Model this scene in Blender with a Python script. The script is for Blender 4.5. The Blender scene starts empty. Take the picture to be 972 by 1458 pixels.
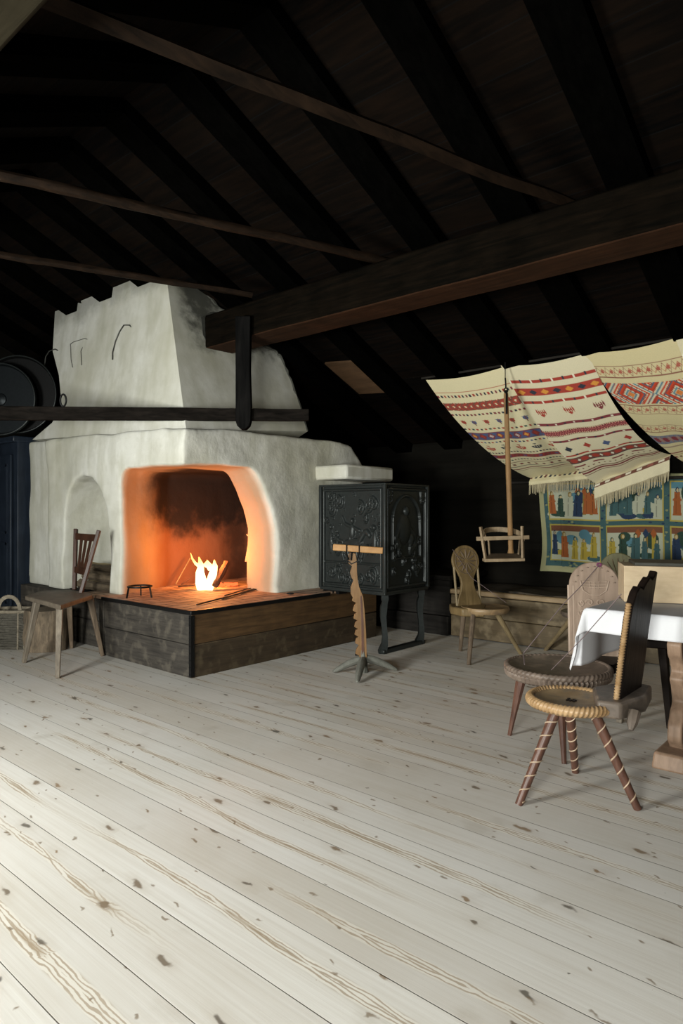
import bpy, bmesh, math, random
import numpy as np
from mathutils import Vector, Matrix, noise as mnoise
random.seed(7)
S = bpy.context.scene
C = S.collection
PI = math.pi

# ------------------------------------------------------------------ camera
F = 950.0; CAMZ = 1.3; YAW = math.atan2(.6563, .7545)
cs, sn = math.cos(YAW), math.sin(YAW)
cd = bpy.data.cameras.new('camera'); cam = bpy.data.objects.new('camera', cd); C.objects.link(cam)
cd.sensor_fit = 'VERTICAL'; cd.sensor_height = 36.0; cd.lens = F/1458*36.0
cd.clip_start = .05; cd.clip_end = 100
cam.location = (0, 0, CAMZ); cam.rotation_euler = (PI/2, 0, YAW)
S.camera = cam
# ------------------------------------------------------------------ exposure
S.view_settings.view_transform = 'Standard'; S.view_settings.look = 'None'
S.view_settings.gamma = 1; S.view_settings.use_curve_mapping = False
S.view_settings.exposure = 0.0
# ------------------------------------------------------------------ world
w = bpy.data.worlds.new('world'); S.world = w; w.use_nodes = True
w.node_tree.nodes['Background'].inputs[0].default_value = (.75, .85, 1, 1)
w.node_tree.nodes['Background'].inputs[1].default_value = .6
# ------------------------------------------------------------------ daylight at the near wall window; fill lamp added at a made-up second one
def area(name, loc, aim, sx, sy, power, col):
    l = bpy.data.lights.new(name, 'AREA'); l.shape = 'RECTANGLE'; l.size = sx; l.size_y = sy
    l.energy = power; l.color = col
    o = bpy.data.objects.new(name, l); C.objects.link(o); o.location = loc
    o.rotation_euler = (Vector(aim)-Vector(loc)).to_track_quat('-Z', 'Y').to_euler()
    return o
area('daylight_and_fill', (-3.2, -1.47, 1.24), (-5.0, 3.0, 1.75), 1.15, .95, 440, (.98, 1.0, .95))
area('daylight_and_fill', (-.25, -1.47, 1.24), (-1.3, 3.0, .9), 1.0, .95, 285, (.99, 1.0, .94))  # added fill for the near floor and the right face of the fireplace
# fire light (inside the hearth, over the burning logs)
def point(name, loc, power, col, r):
    l = bpy.data.lights.new(name, 'POINT'); l.energy = power; l.color = col; l.shadow_soft_size = r
    o = bpy.data.objects.new(name, l); C.objects.link(o); o.location = loc; return o
point('fire_light', (-5.36, 4.16, .84), 44, (1, .32, .07), .07)

# ------------------------------------------------------------------ coordinate helpers (survey of the room)
def W(cx, d, z=0): return Vector((cs*cx - sn*d, sn*cx + cs*d, z))
def P(px, py, d): return W((px-486)/F*d, d, CAMZ-(py-729)/F*d)
def G(px, py, z=0): return P(px, py, (CAMZ-z)*F/(py-729))
def ray(px, py): return P(px, py, 1.0)-Vector((0, 0, CAMZ))
def RP(px, py, p0, n):
    o = Vector((0, 0, CAMZ)); r = ray(px, py); n = Vector(n)
    return o + r*((Vector(p0)-o).dot(n)/r.dot(n))
def onY(px, py, y): return RP(px, py, (0, y, 0), (0, 1, 0))
def onX(px, py, x): return RP(px, py, (x, 0, 0), (1, 0, 0))
def srgb(r, g, b):
    f = lambda c: (c/255/12.92) if c/255 <= .04045 else ((c/255+.055)/1.055)**2.4
    return (f(r), f(g), f(b))

# ------------------------------------------------------------------ mesh builder
class MB:
    def __init__(s): s.v = []; s.f = []; s.col = None
    def add(s, vs, fs):
        n = len(s.v); s.v += [Vector(v) for v in vs]; s.f += [tuple(i+n for i in f) for f in fs]; return s
    def box(s, c, size, M=None, top=1.0):
        c = Vector(c); a, b, h = [q/2 for q in size]; vs = []
        for z in (-h, h):
            k = top if z > 0 else 1
            for x, y in ((-a, -b), (a, -b), (a, b), (-a, b)):
                p = Vector((x*k, y*k, z)); vs.append(c+(M @ p if M else p))
        return s.add(vs, [(3, 2, 1, 0), (4, 5, 6, 7), (0, 1, 5, 4), (1, 2, 6, 5), (2, 3, 7, 6), (3, 0, 4, 7)])
    def bar(s, p, q, a, b, up=(0, 0, 1), tap=1.0):
        p = Vector(p); q = Vector(q); d = (q-p).normalized(); u = Vector(up)
        if abs(d.dot(u)) > .98: u = Vector((1, 0, 0))
        x = d.cross(u).normalized(); y = x.cross(d).normalized(); vs = []
        for e, k in ((p, 1), (q, tap)):
            for i, j in ((-1, -1), (1, -1), (1, 1), (-1, 1)): vs.append(e + x*(i*a/2*k) + y*(j*b/2*k))
        return s.add(vs, [(3, 2, 1, 0), (4, 5, 6, 7), (0, 1, 5, 4), (1, 2, 6, 5), (2, 3, 7, 6), (3, 0, 4, 7)])
    def tube(s, pts, rad, n=10, closed=False, wob=0, seed=0, helix=None):
        pts = [Vector(p) for p in pts]; m = len(pts)
        if not hasattr(rad, '__len__'): rad = [rad]*m
        ref = None; vs = []
        for i, p in enumerate(pts):
            if closed: t = pts[(i+1) % m]-pts[i-1]
            else: t = pts[min(i+1, m-1)]-pts[max(i-1, 0)]
            t.normalize()
            if ref is None:
                ref = Vector((0, 0, 1)) if abs(t.z) < .9 else Vector((1, 0, 0))
            x = (ref - t*ref.dot(t)).normalized(); ref = x; y = t.cross(x)
            for k in range(n):
                a = 2*PI*k/n; r = rad[i]
                if wob: r *= 1+wob*mnoise.noise(Vector((i*.6+seed, math.cos(a)*1.5, math.sin(a)*1.5+seed)))
                if helix: r *= 1+helix[0]*math.sin(helix[1]*i/m*2*PI+helix[2]*a)
                vs.append(p+x*math.cos(a)*r+y*math.sin(a)*r)
        fs = []
        for i in range(m if closed else m-1):
            for k in range(n):
                a = i*n+k; b = i*n+(k+1) % n; j = ((i+1) % m)*n
                fs.append((a, b, j+(k+1) % n, j+k))
        if not closed: fs += [tuple(range(n-1, -1, -1)), tuple((m-1)*n+k for k in range(n))]
        return s.add(vs, fs)
    def prism(s, poly, o, u, v, n, th):
        # polygon (a,b) placed at o+a*u+b*v, extruded th along n
        o, u, v, n = Vector(o), Vector(u), Vector(v), Vector(n).normalized(); k = len(poly)
        A = [o+u*a+v*b for a, b in poly]; B = [p+n*th for p in A]
        return s.add(A+B, [tuple(range(k-1, -1, -1)), tuple(range(k, 2*k))]+[(i, (i+1) % k, k+(i+1) % k, k+i) for i in range(k)])
    def lathe(s, prof, c, n=32, M=None, cap=True):
        c = Vector(c); vs = []
        for r, z in prof:
            for k in range(n):
                a = 2*PI*k/n; p = Vector((r*math.cos(a), r*math.sin(a), z)); vs.append(c+(M @ p if M else p))
        m = len(prof); fs = [(i*n+k, i*n+(k+1) % n, (i+1)*n+(k+1) % n, (i+1)*n+k) for i in range(m-1) for k in range(n)]
        if cap: fs += [tuple(range(n-1, -1, -1)), tuple((m-1)*n+k for k in range(n))]
        return s.add(vs, fs)
    def grid(s, fn, nu, nv):
        vs = [fn(i/nu, j/nv) for j in range(nv+1) for i in range(nu+1)]
        return s.add(vs, [(j*(nu+1)+i, j*(nu+1)+i+1, (j+1)*(nu+1)+i+1, (j+1)*(nu+1)+i) for j in range(nv) for i in range(nu)])
    def build(s, name, mat, parent=None, loc=None, smooth=35, bevel=0, sub=0, fixn=True, solid=0):
        if parent is not None: base = wl(parent)
        else: base = Vector(loc) if loc is not None else Vector((0, 0, 0))
        me = bpy.data.meshes.new(name); me.from_pydata([tuple(v-base) for v in s.v], [], s.f)
        if fixn:
            bm = bmesh.new(); bm.from_mesh(me); bmesh.ops.recalc_face_normals(bm, faces=bm.faces); bm.to_mesh(me); bm.free()
        if s.col is not None:
            at = me.color_attributes.new('Col', 'FLOAT_COLOR', 'POINT')
            a = np.ones((len(s.v), 4), dtype=np.float32); a[:, :3] = s.col; at.data.foreach_set('color', a.ravel())
        me.update()
        if smooth:
            for p in me.polygons: p.use_smooth = True
            me.set_sharp_from_angle(angle=math.radians(smooth))
        me.materials.append(mat)
        o = bpy.data.objects.new(name, me); C.objects.link(o)
        if parent is not None: o.parent = parent
        else: o.location = base
        if bevel:
            b = o.modifiers.new('b', 'BEVEL'); b.width = bevel; b.segments = 2; b.limit_method = 'ANGLE'; b.angle_limit = math.radians(40)
        if sub:
            b = o.modifiers.new('s', 'SUBSURF'); b.levels = sub; b.render_levels = sub
        if solid:
            b = o.modifiers.new('t', 'SOLIDIFY'); b.thickness = solid; b.offset = -1
        return o
def wl(o):
    p = Vector(o.location)
    while o.parent: o = o.parent; p += Vector(o.location)
    return p
def empty(name, loc):
    o = bpy.data.objects.new(name, None); C.objects.link(o); o.location = Vector(loc); o.empty_display_size = .1; return o
def tag(o, label, cat, group=None, kind=None):
    o['label'] = label; o['category'] = cat
    if group: o['group'] = group
    if kind: o['kind'] = kind
    return o
def struct(o): o['kind'] = 'structure'; return o
def plabel(o, l): o['label'] = l; return o
def lerp(a, b, t): return a+(b-a)*t
def vl(a, b, t): return Vector(a).lerp(Vector(b), t)

# ------------------------------------------------------------------ materials
class NT:
    def __init__(s, name, rough=.8, spec=.3):
        s.m = bpy.data.materials.new(name); s.m.use_nodes = True; s.t = s.m.node_tree; s.b = s.t.nodes['Principled BSDF']
        s.b.inputs['Roughness'].default_value = rough; s.b.inputs['Specular IOR Level'].default_value = spec
        s.tc = s.t.nodes.new('ShaderNodeTexCoord')
    def n(s, k, **kw):
        x = s.t.nodes.new(k)
        for a, b in kw.items(): setattr(x, a, b)
        return x
    def set(s, sock, v):
        if hasattr(v, 'is_output') or isinstance(v, bpy.types.NodeSocket): s.t.links.new(v, sock)
        else:
            if isinstance(v, tuple) and len(v) == 3 and sock.type == 'RGBA': v = v+(1,)
            sock.default_value = v
    def math(s, op, a, b=None, c=None, clamp=False):
        x = s.n('ShaderNodeMath', operation=op, use_clamp=clamp); s.set(x.inputs[0], a)
        if b is not None: s.set(x.inputs[1], b)
        if c is not None: s.set(x.inputs[2], c)
        return x.outputs[0]
    def obj(s): return s.tc.outputs['Object']
    def map(s, vec, scale=(1, 1, 1), loc=(0, 0, 0), rot=(0, 0, 0)):
        x = s.n('ShaderNodeMapping'); s.set(x.inputs['Vector'], vec); x.inputs['Scale'].default_value = scale
        x.inputs['Location'].default_value = loc; x.inputs['Rotation'].default_value = rot; return x.outputs[0]
    def noise(s, vec, scale=5, detail=4, rough=.5, dist=0):
        x = s.n('ShaderNodeTexNoise'); s.set(x.inputs['Vector'], vec); x.inputs['Scale'].default_value = scale
        x.inputs['Detail'].default_value = detail; x.inputs['Roughness'].default_value = rough; x.inputs['Distortion'].default_value = dist
        return x.outputs[0]
    def ramp(s, f, stops):
        x = s.n('ShaderNodeValToRGB'); s.set(x.inputs[0], f); e = x.color_ramp.elements
        while len(e) < len(stops): e.new(.5)
        for i, (p, c) in enumerate(stops):
            e[i].position = p; e[i].color = (c, c, c, 1) if not hasattr(c, '__len__') else tuple(c)+(1,)
        return x.outputs[0]
    def mix(s, f, a, b, mode='MIX'):
        x = s.n('ShaderNodeMix', data_type='RGBA', blend_type=mode); s.set(x.inputs[0], f); s.set(x.inputs[6], a); s.set(x.inputs[7], b)
        return x.outputs[2]
    def sep(s, v): x = s.n('ShaderNodeSeparateXYZ'); s.set(x.inputs[0], v); return x.outputs
    def comb(s, a, b, c): x = s.n('ShaderNodeCombineXYZ'); s.set(x.inputs[0], a); s.set(x.inputs[1], b); s.set(x.inputs[2], c); return x.outputs[0]
    def sstep(s, v, a, b): x = s.n('ShaderNodeMapRange', interpolation_type='SMOOTHSTEP'); s.set(x.inputs[0], v); x.inputs[1].default_value = a; x.inputs[2].default_value = b; return x.outputs[0]
    def bump(s, h, strength=.3, dist=.01):
        x = s.n('ShaderNodeBump'); x.inputs['Strength'].default_value = strength; x.inputs['Distance'].default_value = dist
        s.set(x.inputs['Height'], h); s.t.links.new(x.outputs[0], s.b.inputs['Normal'])
    def done(s, col): s.set(s.b.inputs['Base Color'], col); return s.m

def wood(name, c1, c2, grain=(2, 2, 30), rough=.6, bump=.3, spec=.3, wear=None):
    if max(c1) < .02: spec = (.0 if max(c1) < .006 else .05) if rough > .35 else spec
    t = NT(name, rough, spec); v = t.map(t.obj(), tuple(g for g in grain))
    f = t.noise(v, 2, 6, .6, .6); g = t.noise(t.obj(), 6, 3)
    col = t.mix(t.ramp(f, [(.3, 0), (.7, 1)]), c1, c2)
    col = t.mix(t.ramp(g, [(.35, 0), (.75, .5)]), col, tuple(x*.55 for x in c1))
    if wear: col = t.mix(t.ramp(t.noise(t.obj(), 11, 5), [(.52, 0), (.66, .7)]), col, wear)
    t.bump(f, bump, .006); return t.done(col)
ZG = (14, 14, 1.2); XG = (1.2, 14, 14); YG = (14, 1.2, 14)
M = {}
M['char'] = wood('soot_black_timber', (.012, .011, .010), (.030, .026, .022), XG, .7, .5)
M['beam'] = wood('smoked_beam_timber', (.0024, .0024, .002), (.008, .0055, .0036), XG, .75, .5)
M['underbeam'] = wood('brown_fireglow_beam_underside', (.018, .009, .005), (.040, .018, .009), XG, .75, .5, .05)  # brown underside, with reddish fire glow put into its colour
M['pole'] = wood('smoked_pole_timber', (.006, .0042, .003), (.019, .011, .0065), YG, .6, .4)
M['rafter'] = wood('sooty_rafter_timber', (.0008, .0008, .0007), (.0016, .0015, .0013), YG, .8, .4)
M['near_beam'] = wood('brown_beam_timber', (.014, .012, .007), (.024, .020, .012), XG, .7, .3)
M['lit_roof'] = wood('lit_brown_roof_board', (.06, .033, .015), (.11, .06, .03), XG, .7, .3)  # lighter brown carries the light on the lit bit of roof
M['hanger'] = wood('blackened_hanger_timber', (.004, .004, .004), (.010, .0095, .009), ZG, .55, .4)
M['rod'] = wood('blackened_bar_timber', (.005, .0045, .004), (.016, .013, .011), (3, 3, 14), .5, .4)
M['hearth_dark'] = wood('greyed_hearth_plank', (.022, .019, .016), (.062, .054, .044), (1.5, 10, 22), .75, .5, wear=(.085, .073, .057))
M['hearth_brown'] = wood('brown_hearth_plank', (.05, .028, .012), (.12, .066, .027), (10, 1.5, 18), .6, .4)
M['hearth_brown2'] = wood('dark_brown_hearth_plank', (.03, .021, .012), (.065, .044, .024), (10, 1.5, 18), .7, .4, wear=(.08, .06, .034))
M['chair_grey'] = wood('worn_grey_brown_wood', (.075, .06, .045), (.18, .148, .11), (6, 6, 6), .55, .3)
M['chair_leg_grey'] = wood('greyed_leg_wood', (.10, .082, .062), (.24, .20, .15), ZG, .6, .3)
M['chair_red'] = wood('red_brown_wood', (.030, .013, .008), (.07, .030, .017), ZG, .45, .2)
M['oak_yellow'] = wood('yellow_brown_wood', (.12, .08, .033), (.24, .165, .075), ZG, .5, .3)
M['oak_leg'] = wood('pale_yellow_leg_wood', (.17, .125, .065), (.30, .225, .12), ZG, .55, .3)
M['brown_leg'] = wood('dull_brown_leg_wood', (.085, .06, .04), (.19, .14, .095), ZG, .55, .3)
M['pine'] = wood('pale_pine', (.42, .30, .17), (.60, .45, .28), XG, .55, .2)
M['swing_rod'] = wood('orange_pine_rod', (.22, .12, .05), (.36, .21, .085), ZG, .5, .2)
M['swing_wood'] = wood('greyed_pine_slat', (.22, .155, .09), (.36, .27, .17), (8, 8, 8), .6, .2)
M['ratchet'] = wood('golden_brown_ratchet_wood', (.13, .065, .022), (.27, .15, .058), ZG, .42, .3)
M['ratchet_arm'] = wood('orange_pine_arm', (.34, .17, .06), (.46, .26, .10), (3, 8, 8), .5, .2)
M['branch'] = wood('grey_branch_wood', (.10, .10, .085), (.21, .21, .18), (6, 6, 6), .75, .5)
M['seat_worn'] = wood('worn_golden_seat_wood', (.20, .125, .06), (.38, .27, .15), (7, 7, 7), .4, .3, wear=(.12, .10, .08))
M['seat_dark'] = wood('dark_brown_seat_wood', (.07, .055, .042), (.16, .125, .10), (7, 7, 7), .45, .3, wear=(.22, .17, .13))
M['rope_rim'] = wood('golden_rope_rim_wood', (.24, .14, .06), (.46, .31, .17), (7, 7, 7), .35, .2)
M['rope_rim_dark'] = wood('grey_rope_rim_wood', (.09, .065, .05), (.22, .17, .135), (7, 7, 7), .45, .2)
M['mahogany'] = wood('dark_red_brown_leg_wood', (.065, .030, .021), (.14, .068, .046), ZG, .38, .2)
M['band'] = wood('pale_worn_band_wood', (.34, .25, .17), (.50, .38, .27), (7, 7, 7), .5, .2)
M['black_oak'] = wood('black_polished_wood', (.0065, .005, .0045), (.018, .012, .009), ZG, .36, .25, .35)
M['pink_oak'] = wood('pink_brown_carved_wood', (.20, .14, .10), (.30, .22, .165), ZG, .6, .3)
M['pink_light'] = wood('pale_pink_brown_wood', (.30, .22, .165), (.40, .31, .24), ZG, .6, .3)
M['trestle'] = wood('pale_red_brown_table_wood', (.20, .13, .085), (.33, .22, .15), ZG, .5, .3)
M['box'] = wood('pale_box_wood', (.46, .35, .22), (.56, .44, .29), (2, 10, 14), .6, .2)
M['lid'] = wood('dark_lid_wood', (.035, .035, .028), (.07, .068, .055), XG, .6, .2)
M['bench'] = wood('olive_brown_bench_boards', (.075, .054, .028), (.15, .108, .058), (1.2, 10, 14), .6, .3, wear=(.19, .145, .085))
M['bench_rail'] = wood('worn_bench_rail', (.22, .15, .08), (.36, .26, .15), (1.2, 10, 14), .5, .3)
M['bench_dark'] = wood('sooty_bench_boards', (.012, .011, .01), (.030, .027, .024), XG, .8, .3)
M['green_back'] = wood('olive_carved_wood', (.08, .075, .03), (.16, .145, .06), ZG, .5, .3)
M['bark'] = wood('stump_bark', (.06, .047, .033), (.24, .18, .12), (16, 16, 3), .85, 1.0)
M['logwood'] = wood('split_log_wood', (.26, .19, .085), (.46, .37, .20), (3, 12, 12), .7, .6)
M['logdark'] = wood('dark_log_bark', (.06, .045, .03), (.16, .12, .075), (3, 12, 12), .8, .8)
M['wicker'] = wood('grey_wicker', (.12, .10, .07), (.27, .23, .17), (12, 12, 12), .7, .5)
M['wicker_dark'] = wood('dark_wicker', (.05, .045, .035), (.11, .10, .08), (12, 12, 12), .7, .5)
M['blue'] = wood('dark_blue_paint', (.010, .015, .024), (.020, .028, .042), ZG, .45, .15)
M['burnt'] = wood('charred_log', (.05, .02, .012), (.14, .06, .03), ZG, .8, .6)
def iron(name, c, rough=.45, bump=.2, metal=.6):
    t = NT(name, rough); t.b.inputs['Metallic'].default_value = metal
    f = t.noise(t.obj(), 40, 4); t.bump(f, bump, .003)
    return t.done(t.mix(f, tuple(x*.6 for x in c), tuple(x*1.3 for x in c)))
M['iron'] = iron('black_iron', (.012, .012, .012))
M['cast'] = iron('cast_iron_stove', (.024, .028, .027), .40, .25, .3)
M['pan'] = iron('blackened_pan_iron', (.010, .010, .010), .5)
M['pan_blue'] = iron('blue_grey_pan_iron', (.013, .016, .018), .45)
M['wire'] = iron('hook_wire', (.10, .10, .09), .5)

def plaster(name, soot=True):
    t = NT(name, .9, .15); o = t.obj()
    n1 = t.noise(o, 1.3, 5, .55); n2 = t.noise(o, 9, 6, .6); n3 = t.noise(t.map(o, (3, 3, .6)), 2, 4)
    col = t.mix(t.ramp(n1, [(.3, 0), (.7, 1)]), (.50, .49, .42), (.64, .635, .585))
    col = t.mix(t.ramp(n2, [(.45, 0), (.75, .35)]), col, (.36, .35, .28))
    col = t.mix(t.ramp(n3, [(.45, 0), (.7, .6)]), col, (.36, .35, .27)); col = t.mix(t.ramp(t.noise(o, .8, 4, .6), [(.45, 0), (.65, .6)]), col, (.40, .385, .29))
    t.bump(t.math('ADD', n2, t.math('MULTIPLY', n1, 3)), .35 if soot else .12, .02)
    if soot:
        g = t.n('ShaderNodeNewGeometry').outputs['Position']; s = t.sep(g)
        ns = t.math('MULTIPLY', t.math('SUBTRACT', t.noise(g, 2.2, 5, .6), .5), .9)
        # soot film inside the firebox: back wall above the embers and the vault
        zz = t.math('ADD', s[2], ns)
        a = t.sstep(zz, 1.02, 1.34)
        b = t.sstep(t.math('ADD', s[1], t.math('MULTIPLY', ns, .5)), 3.60, 3.95)
        c = t.sstep(t.math('ADD', s[0], t.math('MULTIPLY', ns, .3)), -5.15, -5.35)
        ins = t.math('MULTIPLY', b, c)
        low = t.sstep(t.math('ADD', t.math('MULTIPLY', t.math('ABSOLUTE', t.math('SUBTRACT', s[1], 5.05)), -1), ns), -.35, .05)
        m = t.math('MULTIPLY', ins, t.math('MAXIMUM', a, t.math('MULTIPLY', low, .8)))
        below = t.sstep(s[2], 1.80, 1.74)
        m = t.math('MULTIPLY', m, below)
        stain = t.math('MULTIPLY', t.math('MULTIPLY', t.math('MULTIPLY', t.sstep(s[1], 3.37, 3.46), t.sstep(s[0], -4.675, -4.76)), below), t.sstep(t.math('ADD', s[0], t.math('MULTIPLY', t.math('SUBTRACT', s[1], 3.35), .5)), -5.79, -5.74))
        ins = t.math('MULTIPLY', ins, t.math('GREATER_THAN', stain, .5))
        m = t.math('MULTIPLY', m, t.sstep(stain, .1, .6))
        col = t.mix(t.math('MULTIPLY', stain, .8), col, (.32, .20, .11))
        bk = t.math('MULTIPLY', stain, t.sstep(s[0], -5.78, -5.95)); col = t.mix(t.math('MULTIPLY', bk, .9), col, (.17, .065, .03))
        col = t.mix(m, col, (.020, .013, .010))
    else:
        g = t.n('ShaderNodeNewGeometry').outputs['Position']; s = t.sep(g)
        ns = t.math('MULTIPLY', t.math('SUBTRACT', t.noise(g, 3.5, 6, .65), .5), 1.3)
        k1 = t.math('MULTIPLY', t.sstep(t.math('ADD', s[2], ns), 2.75, 3.25), t.sstep(t.math('ADD', s[1], t.math('MULTIPLY', ns, .25)), 3.60, 3.80))
        k2 = t.math('MULTIPLY', t.sstep(t.math('ADD', s[2], t.math('MULTIPLY', ns, .35)), 3.30, 3.55), .5)
        col = t.mix(t.math('MULTIPLY', t.math('MAXIMUM', k1, k2), .9), col, (.035, .035, .028))
    return t.done(col)
M['plaster'] = plaster('whitewashed_plaster')
M['hood'] = plaster('hood_plaster', False)
t = NT('sooty_plaster_edge', .9, .05); M['sootedge'] = t.done(t.mix(t.noise(t.obj(), 14, 5), (.02, .02, .017), (.10, .10, .085)))

def brick():
    t = NT('worn_hearth_brick', .7); b = t.n('ShaderNodeTexBrick'); t.set(b.inputs['Vector'], t.map(t.obj(), (1, 1, 1), rot=(0, 0, PI/2)))
    b.inputs['Scale'].default_value = 1; b.inputs['Brick Width'].default_value = .26; b.inputs['Row Height'].default_value = .125
    b.inputs['Mortar Size'].default_value = .008
    b.inputs['Color1'].default_value = (.58, .40, .28, 1); b.inputs['Color2'].default_value = (.44, .29, .20, 1); b.inputs['Mortar'].default_value = (.09, .06, .05, 1)
    c = t.mix(t.ramp(t.noise(t.obj(), 7, 6), [(.4, 0), (.75, .8)]), b.outputs[0], (.14, .08, .06))
    t.bump(b.outputs[1], -.4, .01); return t.done(c)
M['brick'] = brick()

def floor_mat():
    t = NT('scrubbed_pine_floorboards', .6, .10); o = t.obj(); x, y, z = t.sep(o)
    tt = t.math('DIVIDE', t.math('SUBTRACT', y, .808-.227*20), .227)
    idx = t.math('FLOOR', tt); fr = t.math('FRACT', tt)
    wn = t.n('ShaderNodeTexWhiteNoise', noise_dimensions='1D'); t.set(wn.inputs['W'], idx); r = wn.outputs[0]
    wn2 = t.n('ShaderNodeTexWhiteNoise', noise_dimensions='1D'); t.set(wn2.inputs['W'], t.math('ADD', idx, 77.3)); r2 = wn2.outputs[0]
    xs = t.math('ADD', x, t.math('MULTIPLY', r, 23.0))
    v = t.comb(xs, y, t.math('MULTIPLY', r, 9))
    # knots
    wx = t.math('MULTIPLY', t.math('SUBTRACT', t.noise(t.comb(xs, y, 3.3), 13, 3), .5), .10); wy = t.math('MULTIPLY', t.math('SUBTRACT', t.noise(t.comb(xs, y, 8.3), 17, 3), .5), .05)
    kv = t.comb(t.math('ADD', t.math('MULTIPLY', t.math('ADD', xs, wx), 2.9), t.math('MULTIPLY', y, 1.6)), t.math('MULTIPLY', t.math('ADD', y, wy), 6.6), t.math('MULTIPLY', r, 3))
    kv2 = t.mix(.05, kv, t.n('ShaderNodeTexNoise').outputs[0])
    vo = t.n('ShaderNodeTexVoronoi', voronoi_dimensions='2D'); t.set(vo.inputs['Vector'], kv); vo.inputs['Scale'].default_value = 1
    kd = t.math('ADD', vo.outputs['Distance'], t.math('MULTIPLY', t.math('SUBTRACT', t.noise(v, 30, 3), .5), .06))
    ks = t.sep(vo.outputs['Color'])
    size = t.math('MULTIPLY', t.sstep(ks[0], .40, 1.0), .10)
    knot = t.sstep(t.math('DIVIDE', kd, t.math('ADD', size, .001)), 1.15, .45)
    halo = t.math('MULTIPLY', t.sstep(kd, .34, .0), t.sstep(ks[0], .45, .9))
    # small secondary knots
    vo2 = t.n('ShaderNodeTexVoronoi', voronoi_dimensions='2D'); t.set(vo2.inputs['Vector'], t.comb(t.math('ADD', t.math('MULTIPLY', t.math('ADD', xs, t.math('MULTIPLY', wx, 1.2)), 6.1), t.math('MULTIPLY', y, 3)), t.math('MULTIPLY', t.math('ADD', y, t.math('MULTIPLY', wy, 1.3)), 12), 0)); vo2.inputs['Scale'].default_value = 1
    k2 = t.math('MULTIPLY', t.sstep(vo2.outputs['Distance'], .10, .03), t.math('GREATER_THAN', t.sep(vo2.outputs['Color'])[0], .72))
    # flame grain
    cen = t.math('ADD', .5, t.math('MULTIPLY', t.math('SUBTRACT', t.noise(t.comb(t.math('MULTIPLY', xs, .55), r, r2), 1, 2), .5), .75))
    dc = t.math('ABSOLUTE', t.math('SUBTRACT', fr, cen))
    wid = t.math('MULTIPLY', t.noise(t.comb(t.math('MULTIPLY', xs, 1.3), r2, r), 1, 3), .26)
    band = t.sstep(t.math('SUBTRACT', dc, wid), .0, -.05)
    band = t.math('MULTIPLY', band, t.sstep(t.noise(t.comb(t.math('MULTIPLY', xs, .5), t.math('MULTIPLY', r, 31), 0), 1, 1), .40, .52))
    ph = t.math('ADD', t.math('MULTIPLY', t.math('SUBTRACT', dc, wid), 105), t.math('MULTIPLY', t.noise(t.comb(t.math('MULTIPLY', xs, 4.5), t.math('MULTIPLY', fr, 2.6), r), 1.8, 4), 15.0))
    ph = t.math('ADD', ph, t.math('MULTIPLY', halo, 9))
    ring = t.sstep(t.math('SINE', ph), .0, .7)
    ring = t.math('MULTIPLY', ring, band)
    # fine streaks
    st = t.noise(t.comb(t.math('MULTIPLY', xs, 1.5), t.math('MULTIPLY', y, 70), r), 1, 5, .6)
    bl = t.noise(v, 1.1, 4, .55)
    base = t.mix(r2, (.52, .49, .44), (.65, .63, .585))
    base = t.mix(t.ramp(st, [(.35, .0), (.7, .35)]), base, (.43, .38, .31))
    base = t.mix(t.ramp(bl, [(.4, 0), (.75, .5)]), base, (.68, .67, .65))
    base = t.mix(t.math('MULTIPLY', t.sstep(t.noise(v, 3.1, 5), .6, .72), .3), base, (.34, .30, .24))
    base = t.mix(t.math('MULTIPLY', band, .5), base, (.70, .66, .58))
    core = t.math('MULTIPLY', t.sstep(t.math('SUBTRACT', dc, t.math('MULTIPLY', wid, .25)), .02, -.02), t.math('MULTIPLY', band, t.sstep(t.noise(t.comb(t.math('MULTIPLY', xs, 2.2), r, 4), 1, 2), .48, .58)))
    base = t.mix(t.math('MULTIPLY', core, .7), base, (.33, .26, .18))
    base = t.mix(t.math('MULTIPLY', ring, .75), base, (.30, .23, .155))
    base = t.mix(t.math('MULTIPLY', halo, .22), base, (.34, .27, .19))
    kc = t.mix(ks[1], (.085, .080, .07), (.24, .16, .09))
    base = t.mix(t.math('MULTIPLY', knot, .88), base, kc)
    base = t.mix(t.math('MULTIPLY', k2, .75), base, (.17, .12, .07))
    edge = t.math('MINIMUM', fr, t.math('SUBTRACT', 1, fr))
    gw = t.math('ADD', edge, t.math('MULTIPLY', t.math('SUBTRACT', t.noise(t.comb(t.math('MULTIPLY', xs, 2), r, 0), 1, 3), .5), .014))
    gap = t.sstep(gw, .010, .002)
    base = t.mix(t.math('MULTIPLY', gap, .85), base, (.05, .04, .03))
    h = t.math('SUBTRACT', t.math('MULTIPLY', st, .3), t.math('MULTIPLY', gap, 2)); t.bump(h, .35, .004)
    t.set(t.b.inputs['Roughness'], t.ramp(bl, [(.2, .62), (.8, .48)]))
    return t.done(base)
M['floor'] = floor_mat()

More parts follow.
